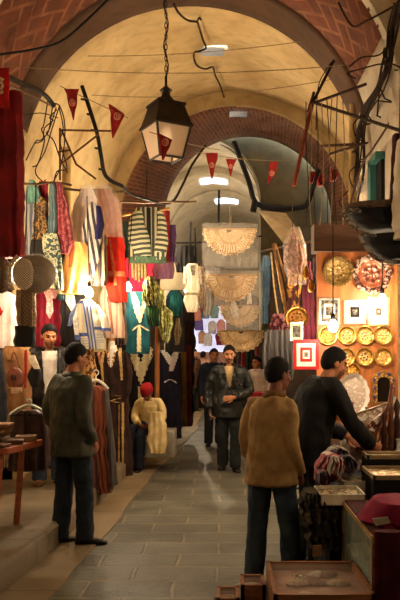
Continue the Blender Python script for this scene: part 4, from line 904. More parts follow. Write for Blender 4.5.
for r_, y in enumerate((5.5, 5.68, 5.86)):
    for c_ in range(4):
        x = -1.76-c_*.2+(.06*r_); mt = (c_*2+r_) % 5
        g = G(); z = zt+.002; hgt = .022+.012*((k*7) % 3)
        M_ = Matrix.Rotation(random.uniform(-.25, .25), 3, 'Z')
        pts = [V((x, y, z))+M_ @ V((dx*.085, dy*.065, 0)) for dx, dy in ((-1, -1), (1, -1), (1, 1), (-1, 1))]
        o = g.prism(pts, (0, 0, hgt)).obj('leather_wallet', leath[mt], bevel=.006)
        row = ['front', 'middle', 'back'][r_]; nth = ['first', 'second', 'third', 'fourth'][c_]
        tag(o, '%s leather wallet in the %s row, %s from the table end' % (LBL[mt], row, nth), 'wallet', 'wallets on the trestle table')
        Gc = G().prism([p+V((0, 0, hgt)) for p in [V((x, y, z))+M_ @ V((dx*.06, dy*.02-.02, 0)) for dx, dy in ((-1, -1), (1, -1), (1, 1), (-1, 1))]], (0, 0, .003)); Gc.obj('flap', leath[(mt+2) % 5], o, smooth=False); k += 1
for i in range(4):
    g = G(); z = zt+.06+i*.026
    g.box((-1.98-.012*i, 5.66, z), (-1.72+.01*i-.04, 5.84, z+.024)); o = g.obj('leather_case', leath[(i*2+1) % 5], bevel=.006)
    tag(o, '%s flat leather case, %s of the pile on the table' % (LBL[(i*2+1) % 5], ['bottom', 'second', 'third', 'top'][i]), 'case', 'piled flat cases')
# whitewashed block the red capped person sits on
stepm = plaster((176, 172, 160), (140, 134, 120))
g2 = G().box((-1.26, 9.72, .19), (W(176, 430, 10.0).x, 10.2, .56)); o = g2.obj('stone_block', stepm, bevel=.015, smooth=False); tag(o, 'grey white stone block at the kerb beneath the seated person', 'stone block')

# dark robes added to stand for the darkness between the hung clothes
for i, (l, r, y0, y1, Y, c, nm) in enumerate(((26, 44, 348, 470, 8.75, (40, 32, 30), 'charcoal'), (42, 60, 350, 476, 8.85, (56, 34, 26), 'chestnut'), (58, 74, 349, 480, 8.8, (30, 30, 40), 'navy black'),
        (70, 86, 350, 482, 8.95, (70, 40, 30), 'russet'), (28, 48, 262, 350, 8.9, (44, 30, 28), 'dark umber'), (112, 130, 290, 350, 10.1, (40, 34, 34), 'ash black'), (166, 184, 290, 352, 11.6, (30, 28, 30), 'soot black'))):
    hang('filler_robe', nm+' robe added to fill the dark back of the left row behind other clothes', 'robe', Y, [(y0, l+5, r-5), (y0+6, l, r), (y1, l-1, r+1)], cloth(c), d=.07, k=4, amp=.02, group='added dark robes at the back of the left row')
# ------------------------------------------------------------------ right side: stalls
owood = wood((178, 104, 46), (146, 80, 32), .5, 5, 'Z'); dwood = wood((92, 58, 34), (66, 40, 22), .6, 6)
g = G(); BY = 7.2
a, b = W(317, 252, BY), W(398, 440, BY)
tag(g.box((a.x, BY, b.z), (b.x, BY+.05, a.z)).obj('display_board', owood, bevel=.004), 'orange wooden display board carrying brass plates and picture frames', 'display board')
g = G(); a, b = W(314, 223, 7.35), W(372, 251, 7.35)
tag(g.box((a.x, 7.35, b.z), (b.x, 7.6, a.z)).obj('wooden_fascia', dwood, bevel=.006), 'dark brown wooden fascia above the plate board', 'fascia')
def plate(px, py, r, Y, m, label, group, rim=None, n=32, octo=False, name='plate'):
    q = Y/F*r; c = W(px, py, Y-.035)
    t = empty(name, c-V((0, 0, q)), label, 'plate', group); t.location = c; LOC[t] = c
    G().lathe(c, [(.002, .012), (q*.55, .014), (q*.62, .004), (q*.7, -.004), (q*.72, .006), (q*.6, .026), (.002, .026)], 'Y', n).obj('well', m, t)
    prof = [(q*.7, -.002), (q*.74, -.008), (q*.94, -.016), (q, -.014), (q, -.004), (q*.94, .002), (q*.74, .012), (q*.7, .012)]
    rows = []
    for rr, h in prof:
        rows.append([c+V(((rr*(1+.035*math.cos(8*2*PI*k/48) if octo else rr/rr))*math.cos(2*PI*k/48)*(rr if octo else rr), h, (rr*(1+.035*math.cos(8*2*PI*k/48)) if octo else rr)*math.sin(2*PI*k/48))) if False else c+V((rr*(1+(.04*math.cos(16*PI*k/48) if octo else 0))*math.cos(2*PI*k/48), h, rr*(1+(.04*math.cos(16*PI*k/48) if octo else 0))*math.sin(2*PI*k/48))) for k in range(48)])
    G().grid(rows, True, closed_v=True).obj('rim', rim or m, t)
    return t
brass = metal((190, 148, 76), .32); copper = metal((190, 120, 84), .35)
PG = 'plates on the orange board'
plate(338, 271.5, 15.5, BY, disc_pattern((150, 120, 66), (104, 76, 38), (196, 166, 104), 12, .1, .4), 'large round brass plate with ringed rim, top left of the board', PG, pattern((150, 122, 66), (110, 82, 40), None, 60, .35, .5))
plate(372, 274, 19.5, BY, disc_pattern((150, 84, 60), (84, 40, 30), (196, 160, 140), 8, .13, .35), 'largest copper red tray with scalloped edge, top right of the board', PG, pattern((120, 72, 56), (60, 34, 28), (170, 140, 124), 50, .35, .4), octo=True, name='tray')
for i, (x, c2, c3, lb) in enumerate(((328, (206, 160, 70), (120, 80, 40), 'behind the hanging bulb'), (347, (70, 110, 90), (230, 120, 60), 'with green centre'), (365, (190, 60, 40), (240, 200, 110), 'with red star centre'), (383, (196, 120, 60), (120, 60, 40), 'farthest right'))):
    plate(x, 335.5, 9.6, BY, disc_pattern((206, 164, 88), c2, c3, 6+i, .062, .1), 'gold rimmed plate in the upper plate row '+lb, PG, brass)
for i, (x, c2, c3, lb) in enumerate(((346, (60, 70, 60), (210, 110, 60), 'left of the dark starred one'), (364.5, (50, 40, 40), (226, 140, 80), 'with dark starred centre'), (383, (190, 140, 70), (110, 70, 50), 'below the farthest right one'))):
    plate(x, 357, 9.3, BY, disc_pattern((200, 156, 80), c2, c3, 5+i, .062, .1), 'gold rimmed plate in the lower plate row '+lb, PG, brass)
plate(336, 392, 8, BY-.15, disc_pattern((206, 160, 60), (150, 90, 30), (230, 200, 110), 5, .06, .4), 'gold plate half hidden by the black jacketed man', PG, brass)
plate(352, 370, 7, BY, disc_pattern((214, 160, 60), (160, 100, 40), (236, 190, 90), 7, .05, .5), 'small brass dish just above the white scalloped tray', PG, brass)
def frame(px0, px1, py0, py1, Y, mats, label, bw=1.8, group='framed pictures', mat2=None, inner=.3, pic=None, d=.025):
    """frame bars, mat board, picture; a list of mats nests inner borders"""
    t = empty('picture_frame', W((px0+px1)/2, py1, Y), label, 'picture frame', group)
    g = G()
    g.ppx([(px0, py0), (px1, py0), (px1-bw, py0+bw), (px0+bw, py0+bw)], Y-d, d); g.ppx([(px0, py1), (px0+bw, py1-bw), (px1-bw, py1-bw), (px1, py1)], Y-d, d)
    g.ppx([(px0, py0), (px0+bw, py0+bw), (px0+bw, py1-bw), (px0, py1)], Y-d, d); g.ppx([(px1, py0), (px1, py1), (px1-bw, py1-bw), (px1-bw, py0+bw)], Y-d, d)
    g.obj('frame_moulding', mats[0], t, smooth=False)
    x0, x1, y0, y1 = px0+bw*.8, px1-bw*.8, py0+bw*.8, py1-bw*.8; k = .012
    for i, m in enumerate(mats[1:]):
        last = i == len(mats)-2
        G().ppx([(x0, y0), (x1, y0), (x1, y1), (x0, y1)], Y-k, .006).obj('picture' if last else 'mat_board', m, t, smooth=False)
        ins = inner*(x1-x0)*.5; iy = inner*(y1-y0)*.5
        x0 += ins; x1 -= ins; y0 += iy; y1 -= iy; k += .003
    return t
paper = cloth((232, 220, 196), (222, 208, 180), 5, .8, 0); dk = pattern((40, 34, 30), (110, 96, 80), (20, 18, 16), 60, .5); silver = metal((190, 186, 176), .4)
frame(319, 340, 298, 324, BY, [silver, dk, paper, dk], 'silver framed picture with dark mat, leftmost on the board', 2.2, inner=.36)
frame(344, 366, 300, 324, BY, [silver, paper, cloth((30, 26, 24)), dk], 'silver framed picture with black centre, middle of the board', 2, inner=.5)
frame(367.5, 390, 297, 326, BY, [metal((206, 176, 120), .4), paper, cloth((80, 66, 50)), paper], 'wide white matted picture under the right bulb', 1.8, inner=.72)
redf = cloth((176, 26, 30), (150, 18, 24), 10, .4)
frame(293.5, 319, 339.5, 369.5, 7.0, [redf, paper, redf, paper, dk], 'red framed picture with white and red nested mats', 3.2, inner=.42)
frame(290, 303, 322, 341, 7.3, [silver, paper, dk], 'small silver standing frame between the gold plate and red frame', 1.5)
plate(297, 318, 11.5, 7.9, disc_pattern((226, 176, 84), (150, 84, 40), (236, 206, 140), 9, .1, .3), 'gold plate hanging behind the small silver frame', PG, brass)
# ornate mirror
t = empty('ornate_mirror', W(384, 405, 7.1), 'arched mirror in ornate gold frame with blue studs', 'mirror')
orn = pattern((206, 164, 90), (130, 90, 44), None, 40, .4, .4)
def archpx(cx, y0, y1, w, n=10): return [(cx-w, y1)]+[(cx-w*math.cos(PI*i/n), y0+w*.8-w*.8*math.sin(PI*i/n)) for i in range(n+1)]+[(cx+w, y1)]
out, inn = archpx(384, 371, 406, 11.5), archpx(384, 377, 402, 6.5)
g = G()
for i in range(len(out)):
    j = (i+1) % len(out); g.ppx([out[i], out[j], inn[j], inn[i]], 7.08, .05)
g.obj('mirror_frame', orn, t, smooth=False)
G().ppx(inn, 7.11, .01).obj('mirror_glass', cloth((38, 30, 24), None, 6, .1, 0, .6), t, smooth=False)
for i, (x, y) in enumerate([(374.7, 380), (374.7, 388), (374.7, 397), (393.3, 380), (393.3, 388), (393.3, 397), (379, 374), (389, 374)]):
    G().ball(W(x, y, 7.075), .014, 10, 6).obj('stud', cloth((50, 60, 140), None, 9, .3), t)
# white scalloped tray on easel
def scallop(cx, cy, rx, ry, n=14, k=96, a=.055): return [(cx+rx*(1+a*abs(math.sin(n*PI*i/k))-a)*math.cos(2*PI*i/k), cy+ry*(1+a*abs(math.sin(n*PI*i/k))-a)*math.sin(2*PI*i/k)) for i in range(k)]
t = empty('scalloped_tray', W(353, 418, 6.7), 'white openwork tray with scalloped edge standing against the board', 'tray')
wl = pattern((246, 238, 228), (216, 196, 180), None, 30, .5, 0, .3)
g = G(); P0, P1 = scallop(353, 395, 17, 22.5), scallop(353, 395, 13, 18.5, a=.02)
TY = 6.75
R = [[W(x, y, TY) for x, y in P0], [W(x, y, TY-.03) for x, y in P0], [W(x, y, TY-.012) for x, y in P1], [W(x, y, TY+.01) for x, y in P1]]
g.grid(R, True, closed_v=True).obj('scalloped_rim', cloth((246, 236, 226), (232, 220, 208), 12, .4), t)
G().ppx(P1, TY-.008, .012).obj('openwork_centre', wl, t, smooth=False)
# counters
mar = cloth((84, 12, 22), (60, 8, 16), 8); blk = cloth((22, 18, 18), (14, 12, 12), 8); brown = wood((80, 50, 30))
def table(name, label, x0, x1, y0, y1, z, top, skirt, cat='table'):
    t = empty(name, ((x0+x1)/2, (y0+y1)/2, 0), label, cat)
    G().box((x0, y0, z-.03), (x1, y1, z)).obj('table_top', top, t, smooth=False, bevel=.006)
    P = []; n = 60; per = [(x0, y0), (x1, y0), (x1, y1), (x0, y1)]
    for zz, k in ((z-.02, .004), (z*.6, .016), (.004, .03)):
        row = []
        for i in range(n):
            u = i/n*4; s_ = int(u); f_ = u-s_; p, q = per[s_], per[(s_+1) % 4]
            x, y = p[0]+(q[0]-p[0])*f_, p[1]+(q[1]-p[1])*f_
            nx, ny = [(0, -1), (1, 0), (0, 1), (-1, 0)][s_]; w_ = k*(math.sin(i*2.4)*.6-.2)
            row.append(V((x+nx*w_, y+ny*w_, zz)))
        P.append(row)
    g = G(); g.grid(P, True).obj('cloth_skirt', skirt, t)
    return t
table('stall_table', 'maroon skirted counter at the bottom right corner', .92, 2.05, 3.50, 4.42, .72, cloth((70, 16, 26)), mar)
table('stall_table', 'black skirted table under the white boxes and scarf pile', .70, 2.05, 4.55, 5.28, .68, blk, blk)
table('stall_table', 'black skirted table beneath the plate board', 1.02, 2.05, 5.40, 7.05, .70, blk, blk)
o = hang('folded_cloth', 'bright crimson folded cloth draped on the maroon counter', 'cloth', 3.86, [(499, 374, 430), (507, 366, 430), (518, 357, 430), (523, 368, 430)], cloth((140, 26, 62), (110, 16, 46), 8), d=.16, k=3, amp=.02)
# glass fronted cabinet standing at the counter's left end
t = empty('glass_cabinet', (.83, 4.0, 0), 'tall narrow glass cabinet with pale wooden posts beside maroon counter', 'cabinet')
pw = wood((170, 136, 80), (130, 100, 56), axis='Z'); X0, X1, Y0, Y1, Z1 = .775, .905, 3.58, 4.45, .72
for x in (X0, X1):
    for y in (Y0, Y1): G().box((x-.012, y-.012, 0), (x+.012, y+.012, Z1)).obj('post', pw, t, smooth=False)
for z in (.02, Z1-.015):
    g = G()
    for x in (X0, X1): g.box((x-.012, Y0, z-.012), (x+.012, Y1, z+.012))
    for y in (Y0, Y1): g.box((X0, y-.012, z-.012), (X1, y+.012, z+.012))
    g.obj('rail', pw, t, smooth=False)
G().box((X0-.004, Y0+.012, .03), (X0+.002, Y1-.012, Z1-.02)).obj('side_pane', glass((200, 214, 196), .22), t, smooth=False)
G().box((X0+.012, Y0-.004, .03), (X1-.012, Y0+.002, Z1-.02)).obj('front_pane', glass((200, 214, 196), .22), t, smooth=False)
G().box((X0, Y0, Z1-.004), (X1, Y1, Z1+.006)).obj('top_board', cloth((70, 16, 26)), t, smooth=False)
for z in (.22, .44): G().box((X0+.01, Y0+.02, z), (X1-.01, Y1-.02, z+.008)).obj('shelf', glass((190, 210, 190), .35), t, smooth=False)
for i, (y, z, c) in enumerate(((3.7, .04, (200, 186, 150)), (3.95, .04, (120, 110, 90)), (4.2, .04, (150, 140, 110)), (3.75, .23, (140, 130, 100)), (4.1, .23, (90, 84, 70)), (3.8, .45, (110, 104, 90)), (4.2, .45, (150, 136, 104)))):
    o = G().box((.80, y-.07, z), (.88, y+.07, z+.05+.02*(i % 3))).obj('parcel', cloth(c, None, 20), bevel=.008)
    tag(o, 'small %s parcel %s' % (['cream', 'drab', 'sand', 'khaki', 'slate', 'grey', 'straw'][i], 'on the %s shelf of the glass cabinet' % (['bottom', 'middle', 'top'][0 if z < .1 else 1 if z < .3 else 2])), 'parcel', 'parcels inside the glass cabinet')
hang('hanging_cloth', 'dark maroon cloth hanging over the front of the glass cabinet', 'cloth', 3.52, [(531, 374, 404), (560, 373, 404), (640, 372, 404)], mar, d=.025, k=3, amp=.008)
G().ppx([(373, 519), (388, 517), (391, 523), (376, 526)], 3.7, .012).obj('price_card', cloth((196, 186, 166))); tag(bpy.context.scene.collection.objects[-1], 'pale card lying on the corner of the glass cabinet', 'card')
# low wooden cases with glass tops in the foreground
def lowcase(x0, x1, y0, y1, z, label, seed, contents=5, cat='display case'):
    t = empty('display_case', ((x0+x1)/2, (y0+y1)/2, 0), label, cat, 'low wooden cases in the foreground')
    wd = wood((158, 104, 66), (116, 72, 42), .5)
    g = G()
    for a_, b_ in (((x0, y0), (x1, y0+.02)), ((x0, y1-.02), (x1, y1)), ((x0, y0), (x0+.02, y1)), ((x1-.02, y0), (x1, y1))): g.box((*a_, 0), (*b_, z))
    g.obj('case_sides', wd, t, smooth=False)
    G().box((x0+.02, y0+.02, z-.06), (x1-.02, y1-.02, z-.045)).obj('case_floor', cloth((178, 142, 122), (148, 114, 98), 10), t, smooth=False)
    G().box((x0+.012, y0+.012, z-.012), (x1-.012, y1-.012, z-.006)).obj('glass_top', glass((200, 190, 180), .08), t, smooth=False)
    r = random.Random(seed)
    for i in range(contents):
        x, y = r.uniform(x0+.07, x1-.1), r.uniform(y0+.07, y1-.1); a_ = r.uniform(0, PI)
        P = []; w_, h_ = r.uniform(.035, .07), r.uniform(.03, .05)
        for zz, k in ((0, 1), (.012, 1.04), (.022, .7), (.03, .25)):
            P.append([V((x+w_*k*(1+.25*math.sin(3*q+i))*math.cos(q+a_), y+h_*k*math.sin(q+a_), z-.044+zz)) for q in [2*PI*j/18 for j in range(18)]])
        cc = r.choice([((196, 176, 150), 'cream'), ((150, 120, 100), 'fawn'), ((120, 90, 80), 'brown'), ((210, 200, 190), 'white')])
        o = G().grid(P, True, caps=True).obj('folded_scarf', cloth(cc[0], None, 30))
        tag(o, 'crumpled pale scarf lying under glass in the '+label, 'scarf', 'scarves under glass in the '+label)
    return t
lowcase(.255, .76, 3.46, 4.02, .46, 'widest glass topped case at the bottom', 3, 6)
lowcase(.105, .245, 3.9, 4.1, .36, 'narrow glass topped case beside the widest one', 5, 2)
lowcase(-.03, .095, 3.75, 3.95, .34, 'lowest glass topped case toward the open street', 8, 1)
P = W(298, 576, 3.8)
g = G()
for i in range(7): g.ball((P.x+.02*math.sin(i*2.1), 3.78+.018*i-.05, .43+.012*abs(math.sin(i))), .011, 8, 6)
tag(g.obj('silver_brooch', metal((230, 226, 220), .2)), 'glinting silver brooch chain in the widest foreground case', 'jewelry')
# white boxes of trinkets
def openbox(px0, px1, py_top, py_bot, y0, y1, z, label, c=(246, 238, 216), fill=(190, 150, 110)):
    a_, b_ = W(px0, py_bot, y0), W(px1, py_bot, y0); x0, x1 = a_.x, b_.x; h_ = .075
    t = empty('open_box', ((x0+x1)/2, (y0+y1)/2, z), label, 'box', 'white boxes of trinkets'); m = cloth(c, None, 8, .6, .05)
    g = G(); e = .008
    g.box((x0, y0, z), (x1, y1, z+.008))
    for p, q in (((x0, y0), (x1, y0+e)), ((x0, y1-e), (x1, y1)), ((x0, y0), (x0+e, y1)), ((x1-e, y0), (x1, y1))): g.box((*p, z), (*q, z+h_))
    g.obj('box_shell', m, t, smooth=False)
    P = [[V((x0+e+(x1-x0-2*e)*i/10, y0+e+(y1-y0-2*e)*j/8, z+h_*.7+.012*noise.noise(V((i*.9, j*.9, z*9))))) for i in range(11)] for j in range(9)]
    o = G().grid(P).obj('trinkets', pattern(fill, tuple(int(q*.6) for q in fill), (220, 200, 160), 60, .4, .2), t); o['kind'] = 'stuff'
    return t
openbox(320, 366, 499, 515, 4.42, 4.72, .685, 'wide white open box at the table corner', fill=(150, 112, 76))
openbox(343, 368, 485, 500, 4.88, 5.08, .685, 'small bright white open box behind the wide one', (226, 216, 190), (226, 196, 140))
# lit jewellery cases on the table
def litcase(x0, x1, y0, y1, z, h_, label):
    t = empty('jewelry_case', ((x0+x1)/2, (y0+y1)/2, z), label, 'display case', 'jewelry cases on the right tables')
    G().box((x0, y0, z), (x1, y1, z+h_)).obj('case_body', blk, t, smooth=False, bevel=.004)
    P = [[V((x0+.02+(x1-x0-.04)*i/16, y0+.02+(y1-y0-.04)*j/10, z+h_+.006+.012*abs(noise.noise(V((i*1.3, j*1.3, z*7)))))) for i in range(17)] for j in range(11)]
    o = G().grid(P).obj('jewelry', pattern((226, 196, 140), (170, 130, 76), (246, 230, 196), 45, .3, .5), t); o['kind'] = 'stuff'
    g = G()
    for p, q in (((x0, y0), (x1, y0+.015)), ((x0, y1-.015), (x1, y1)), ((x0, y0), (x0+.015, y1)), ((x1-.015, y0), (x1, y1))): g.box((*p, z+h_), (*q, z+h_+.03))
    g.obj('case_rim', wood((150, 130, 96), (110, 92, 60)), t, smooth=False)
litcase(1.0, 1.75, 4.62, 5.02, .685, .13, 'black sided jewelry case with bright gold contents, nearest on the right table')
litcase(1.05, 1.8, 5.06, 5.27, .685, .2, 'gold filled jewelry case behind the nearest one')
# scarf pile and textiles
cols = [((120, 110, 116), (150, 40, 46), (210, 200, 190)), ((70, 66, 84), (110, 100, 110), (40, 36, 50)), ((160, 140, 120), (120, 40, 44), (90, 80, 90)), ((96, 88, 96), (180, 170, 160), (60, 50, 60))]
for i, (px, py, rx, ry, Y, lb) in enumerate(((330, 466, 14, 13, 5.0, 'grey red rumpled scarf, largest of the pile at the table edge'), (345, 462, 11, 9, 5.12, 'fawn rumpled scarf on the right of the scarf pile'), (322, 476, 8, 8, 4.93, 'blue grey rumpled scarf at the lower left of the scarf pile'), (338, 453, 10, 7, 5.2, 'dusky rumpled scarf at the back of the scarf pile'))):
    lo = Loft(circ(px, py, rx, ry, 14), Y, .12, 6, .05, nz=.06, edge=.3)
    tag(lo.build(G(), 44, 30).obj('rumpled_scarf', pattern(*cols[i], 22)), lb, 'scarf', 'rumpled scarves in the pile')
drab = [((70, 62, 46), (48, 42, 32)), ((54, 46, 36), (36, 30, 24)), ((84, 72, 50), (58, 48, 34)), ((44, 38, 32), (30, 26, 22)), ((66, 54, 36), (44, 36, 26))]
for i, (y0, y1, l, r, lb) in enumerate(((490, 500, 299, 320, 'topmost'), (497, 509, 297, 340, 'second'), (506, 520, 299, 345, 'third'), (517, 532, 302, 346, 'fourth'), (529, 546, 304, 340, 'lowest'))):
    lo = Loft([(y0, l+3, r-3), ((y0+y1)/2, l, r), (y1, l+4, r-4)], 4.52-.0*i, .10, 5, .04, nz=.05, edge=.35)
    tag(lo.build(G(), 40, 20).obj('draped_textile', cloth(*drab[i], 14)), lb+' of the drab textiles hanging off the black table front', 'textile', 'drab textiles on the black table')
o = G().ppx([(313, 546), (322, 545), (322, 556), (313, 557)], 4.38, .01).obj('price_card', cloth((150, 110, 70))); tag(o, 'small tan card hanging below the drab textiles', 'card')
# rolled fabrics and trinkets on the back table
for i, (x, y, z, ln, c, lb) in enumerate(((1.45, 5.5, .75, .34, ((60, 50, 60), (120, 90, 96)), 'mauve grey'), (1.42, 5.62, .75, .32, ((80, 60, 56), (140, 110, 100)), 'brown flecked'), (1.44, 5.56, .83, .3, ((40, 36, 46), (96, 80, 90)), 'slate purple'))):
    tag(G().tube([(x-ln, y, z), (x+ln, y+.05, z)], .042, 14).obj('fabric_roll', pattern(c[0], c[1], None, 30)), lb+' fabric roll lying on the back table', 'fabric roll', 'fabric rolls')
t = empty('tiered_stand', (1.45, 6.4, .70), 'dark tiered stand full of glass and metal trinkets below the mirror', 'stand')
G().box((1.08, 5.9, .70), (2.0, 6.9, .86)).obj('lower_tier', dwood, t, smooth=False); G().box((1.12, 6.3, .86), (2.0, 6.9, .98)).obj('upper_tier', dwood, t, smooth=False)
def vase(x, y, z, h_, r, m, label, name='bottle', cat='bottle', grp='glass and metal trinkets'):
    o = G().lathe((x, y, z), [(.003, 0), (r*.8, 0), (r, h_*.25), (r*.7, h_*.55), (r*.3, h_*.72), (r*.3, h_*.92), (r*.5, h_), (r*.4, h_), (.003, h_*.96)], n=16).obj(name, m); tag(o, label, cat, grp); return o
gl1 = cloth((220, 214, 200), (150, 140, 130), 30, .15, 0, .3); gl2 = metal((226, 206, 176), .15)
names = ['pale', 'silvery', 'rose', 'smoky', 'amber', 'clear']
for i in range(12):
    px = 343+4.7*i; r_ = i % 3
    y = (6.0, 6.15, 6.45)[r_]; z = .861 if r_ < 2 else .981; x = (px-CX)*y/F
    m = [gl1, gl2, cloth((190, 110, 96), None, 20, .3), cloth((110, 96, 90), None, 20, .15), metal((214, 150, 70), .25), gl1][i % 6]
    vase(x, y, z, .13+.045*((i*5) % 4), .028+.004*(i % 3), m, '%s trinket flask, %s from the scalloped tray along the stand' % (names[i % 6], ['first', 'second', 'third', 'fourth', 'fifth', 'sixth', 'seventh', 'eighth', 'ninth', 'tenth', 'eleventh', 'twelfth'][i]))
# tilted mirror-work panel and white cushion like tray leaning on the stand
t = empty('mirrorwork_panel', W(368, 420, 5.95), 'tilted silvery panel with mirror work leaning on the tiered stand', 'panel')
pts = [(349, 424), (356, 414), (388, 403), (392, 411), (366, 424)]
G().ppx(pts, 5.9, .03).obj('panel_face', pattern((232, 214, 190), (190, 160, 136), (250, 240, 226), 34, .3, .3), t, smooth=False)
G().tube(wpts([(p[0], p[1], 5.89) for p in pts+[pts[0]]]), .01, 6).obj('panel_edge', metal((220, 200, 170), .3), t)
t = empty('necklace_stand', W(372, 440, 5.8), 'glittering necklace stand sloping between panel and dark wooden figures', 'stand')
G().ppx([(362, 440), (368, 424), (384, 412), (376, 440)], 5.78, .04).obj('sloped_front', pattern((226, 196, 170), (120, 70, 50), (250, 236, 220), 40, .25, .5), t, smooth=False)
G().tube(wpts([(372, 441, 5.77), (389, 404, 5.77), (392, 384, 5.77)]), .014, 8).obj('post', cloth((120, 60, 36), None, 12, .4), t)
for i, (px, h0, c, lb) in enumerate(((384, 410, (66, 30, 20), 'dark brown'), (391, 402, (96, 50, 30), 'reddish'), (397, 398, (60, 34, 24), 'blackish'))):
    q = W(px, 441, 5.7); top_ = W(px, h0, 5.7)
    o = G().lathe((q.x, 5.7, .70), [(.003, 0), (.045, 0), (.03, .04), (.022, (top_.z-.7)*.5), (.035, (top_.z-.7)*.62), (.016, (top_.z-.7)*.76), (.028, (top_.z-.7)*.9), (.003, top_.z-.7)], n=14).obj('turned_candlestick', cloth(c, None, 14, .4))
    tag(o, lb+' turned wooden candlestick at the right end of the back table', 'candlestick', 'turned candlesticks')
vase(W(398, 430, 5.62).x, 5.62, .701, .26, .045, cloth((220, 214, 206), None, 20, .2), 'white vase at the right edge before the candlesticks', 'vase', 'vase')
# black trays/baskets hung in the near right foreground
fur = pattern((130, 116, 100), (80, 70, 60), (170, 156, 140), 50); inside = cloth((26, 24, 24), (16, 15, 15), 14, .8)
for nm, rows, edge, Y in (('upper', [(210, 347, 440), (216, 351, 440), (224, 357, 440), (231, 366, 440)], [(420, 209), (400, 209), (375, 210), (345, 212), (350, 222), (360, 231)], 4.7),
                      ('lower', [(237, 363, 440), (244, 367, 440), (252, 373, 440), (261, 385, 440)], [(425, 236), (400, 236), (380, 236), (361, 235), (368, 250), (378, 259), (395, 262), (420, 262)], 4.6)):
    t = empty('hanging_basket', W(395, rows[-1][0], Y), '%s black hanging basket with furry grey rim at the right edge' % nm, 'basket', 'black hanging baskets')
    Loft(rows, Y, .2, 3, .02, edge=.2).build(G(), 40, 16).obj('basket_body', inside, t)
    G().tube(smoothline(wpts([(x, y, Y-.12) for x, y in edge])), .017 if nm == 'upper' else .013, 9).obj('furry_rim', fur, t)
    if nm == 'upper': Loft([(206, 343, 440), (209.5, 344, 440), (213, 349, 440)], Y, .21, 3, .02, edge=.2).build(G(), 30, 8).obj('brown_lip', cloth((104, 80, 60), (76, 58, 44), 20), t)
    for x in (398, 408): G().tube([W(x, rows[0][0], Y), W(x+3, 40, Y+.6)], .004, 5).obj('cord', cloth((60, 44, 32)), t)
hang('white_cloth', 'white cloth hanging at the right edge beside the black baskets', 'cloth', 4.4, [(140, 398, 425), (170, 395, 425), (215, 393, 425), (240, 394, 425)], cloth((226, 212, 190), (206, 188, 160), 8), d=.1, k=2)
hang('dark_red_strip', 'dark red brown strip hanging beside the white cloth', 'cloth', 4.75, [(135, 393, 399), (190, 390, 396), (212, 389, 396)], cloth((74, 24, 20)), d=.04)
# fans, bags and carpets hung over the street
straw = cloth((242, 222, 186), (216, 190, 150), 18, .8)
def fan(cx, cy, rx, ry, Y, label, bag=None, c=straw, n=26):
    t = empty('pleated_fan', W(cx, cy+ry, Y), label, 'fan', 'cream pleated fans over the street')
    P, Q = [], []
    for i in range(2*n+1):
        a_ = PI*i/(2*n); z_ = .022*(1 if i % 2 else -1); row = []
        for k in range(9):
            r_ = .12+.88*k/8; sc_ = 1+.03*math.sin(i*PI/2)*(k == 8)
            p = W(cx+rx*r_*sc_*math.cos(a_), cy+ry*r_*sc_*math.sin(a_), Y); p.y += z_*r_-.05*r_*math.sin(a_); row.append(p)
        P.append(row+[q+V((0, .012, 0)) for q in row[::-1]])
    G().grid(P, True, caps=True).obj('pleated_leaf', c, t)
    dk_ = pattern((226, 196, 150), (190, 154, 110), None, 60)
    for f_ in (.55, .9): G().tube(wpts([(cx+rx*f_*math.cos(PI*i/30), cy+ry*f_*math.sin(PI*i/30), Y-.05-.05*f_*math.sin(PI*i/30)) for i in range(31)]), .012, 6).obj('woven_band', dk_, t)
    G().tube([W(cx-rx, cy, Y), W(cx+rx, cy, Y)], .014, 8).obj('guard_stick', cloth((206, 168, 120)), t)
    if bag:
        l, r, a_, b_ = bag
        Loft([(a_, l, r), ((a_+b_)/2, l-.5, r+.5), (b_, l+.5, r)], Y-.02, .11, 3, .02, nz=.04, edge=.1).build(G(), 44, 24).obj('plastic_bag', plastic((232, 222, 208), .13), t)
    G().tube([W(cx, cy, Y), W(cx, cy-60, Y+.1)], .004, 5).obj('string', cloth((190, 170, 130)), t)
fan(229.5, 229, 27, 27, 11.0, 'uppermost cream fan in a clear plastic bag over the street', (202, 258, 224, 268))
fan(231, 275, 26, 27, 10.8, 'second cream fan from the top, with radiating ribs and bag below', (204, 262, 271, 330))
fan(240, 306, 20, 21, 11.3, 'third fan from the top, duller and behind a white tag')
fan(241, 331, 23.5, 21, 11.5, 'lowest cream fan, just above the walking man', None)
hang('white_tag', 'crumpled white paper tag hanging over the third fan', 'tag', 11.05, [(302, 231, 236), (312, 231, 238), (318, 232, 239)], cloth((236, 228, 220)), d=.02, k=1)
hang('white_tag', 'small white paper tag hanging right of the second fan', 'tag', 10.95, [(292, 247, 251), (304, 247, 252)], cloth((232, 222, 210)), d=.02, k=1)
hang('blue_cloth', 'pale blue cloth hanging in folds right of the fans', 'cloth', 11.0, [(256, 263, 270), (266, 261, 275), (324, 262, 273)], cloth((104, 132, 156), (78, 104, 130), 8), d=.08, k=4, amp=.03)
CG = 'carpets on the right'
hang('carpet', 'narrow carpet with a row of dark dots between cream edges', 'carpet', 9.8, [(252, 270, 275), (285, 273, 280), (322, 278, 287)], pattern((70, 48, 34), (30, 20, 16), None, 24),
     [('cream_border', 'patch', [[(253, 270, 271.5), (285, 273, 274.5), (321, 278, 279.5)], [(253, 273.5, 275), (285, 278.5, 280), (321, 285.5, 287)]], cloth((196, 164, 110)), {})], d=.04, k=2, group=CG)
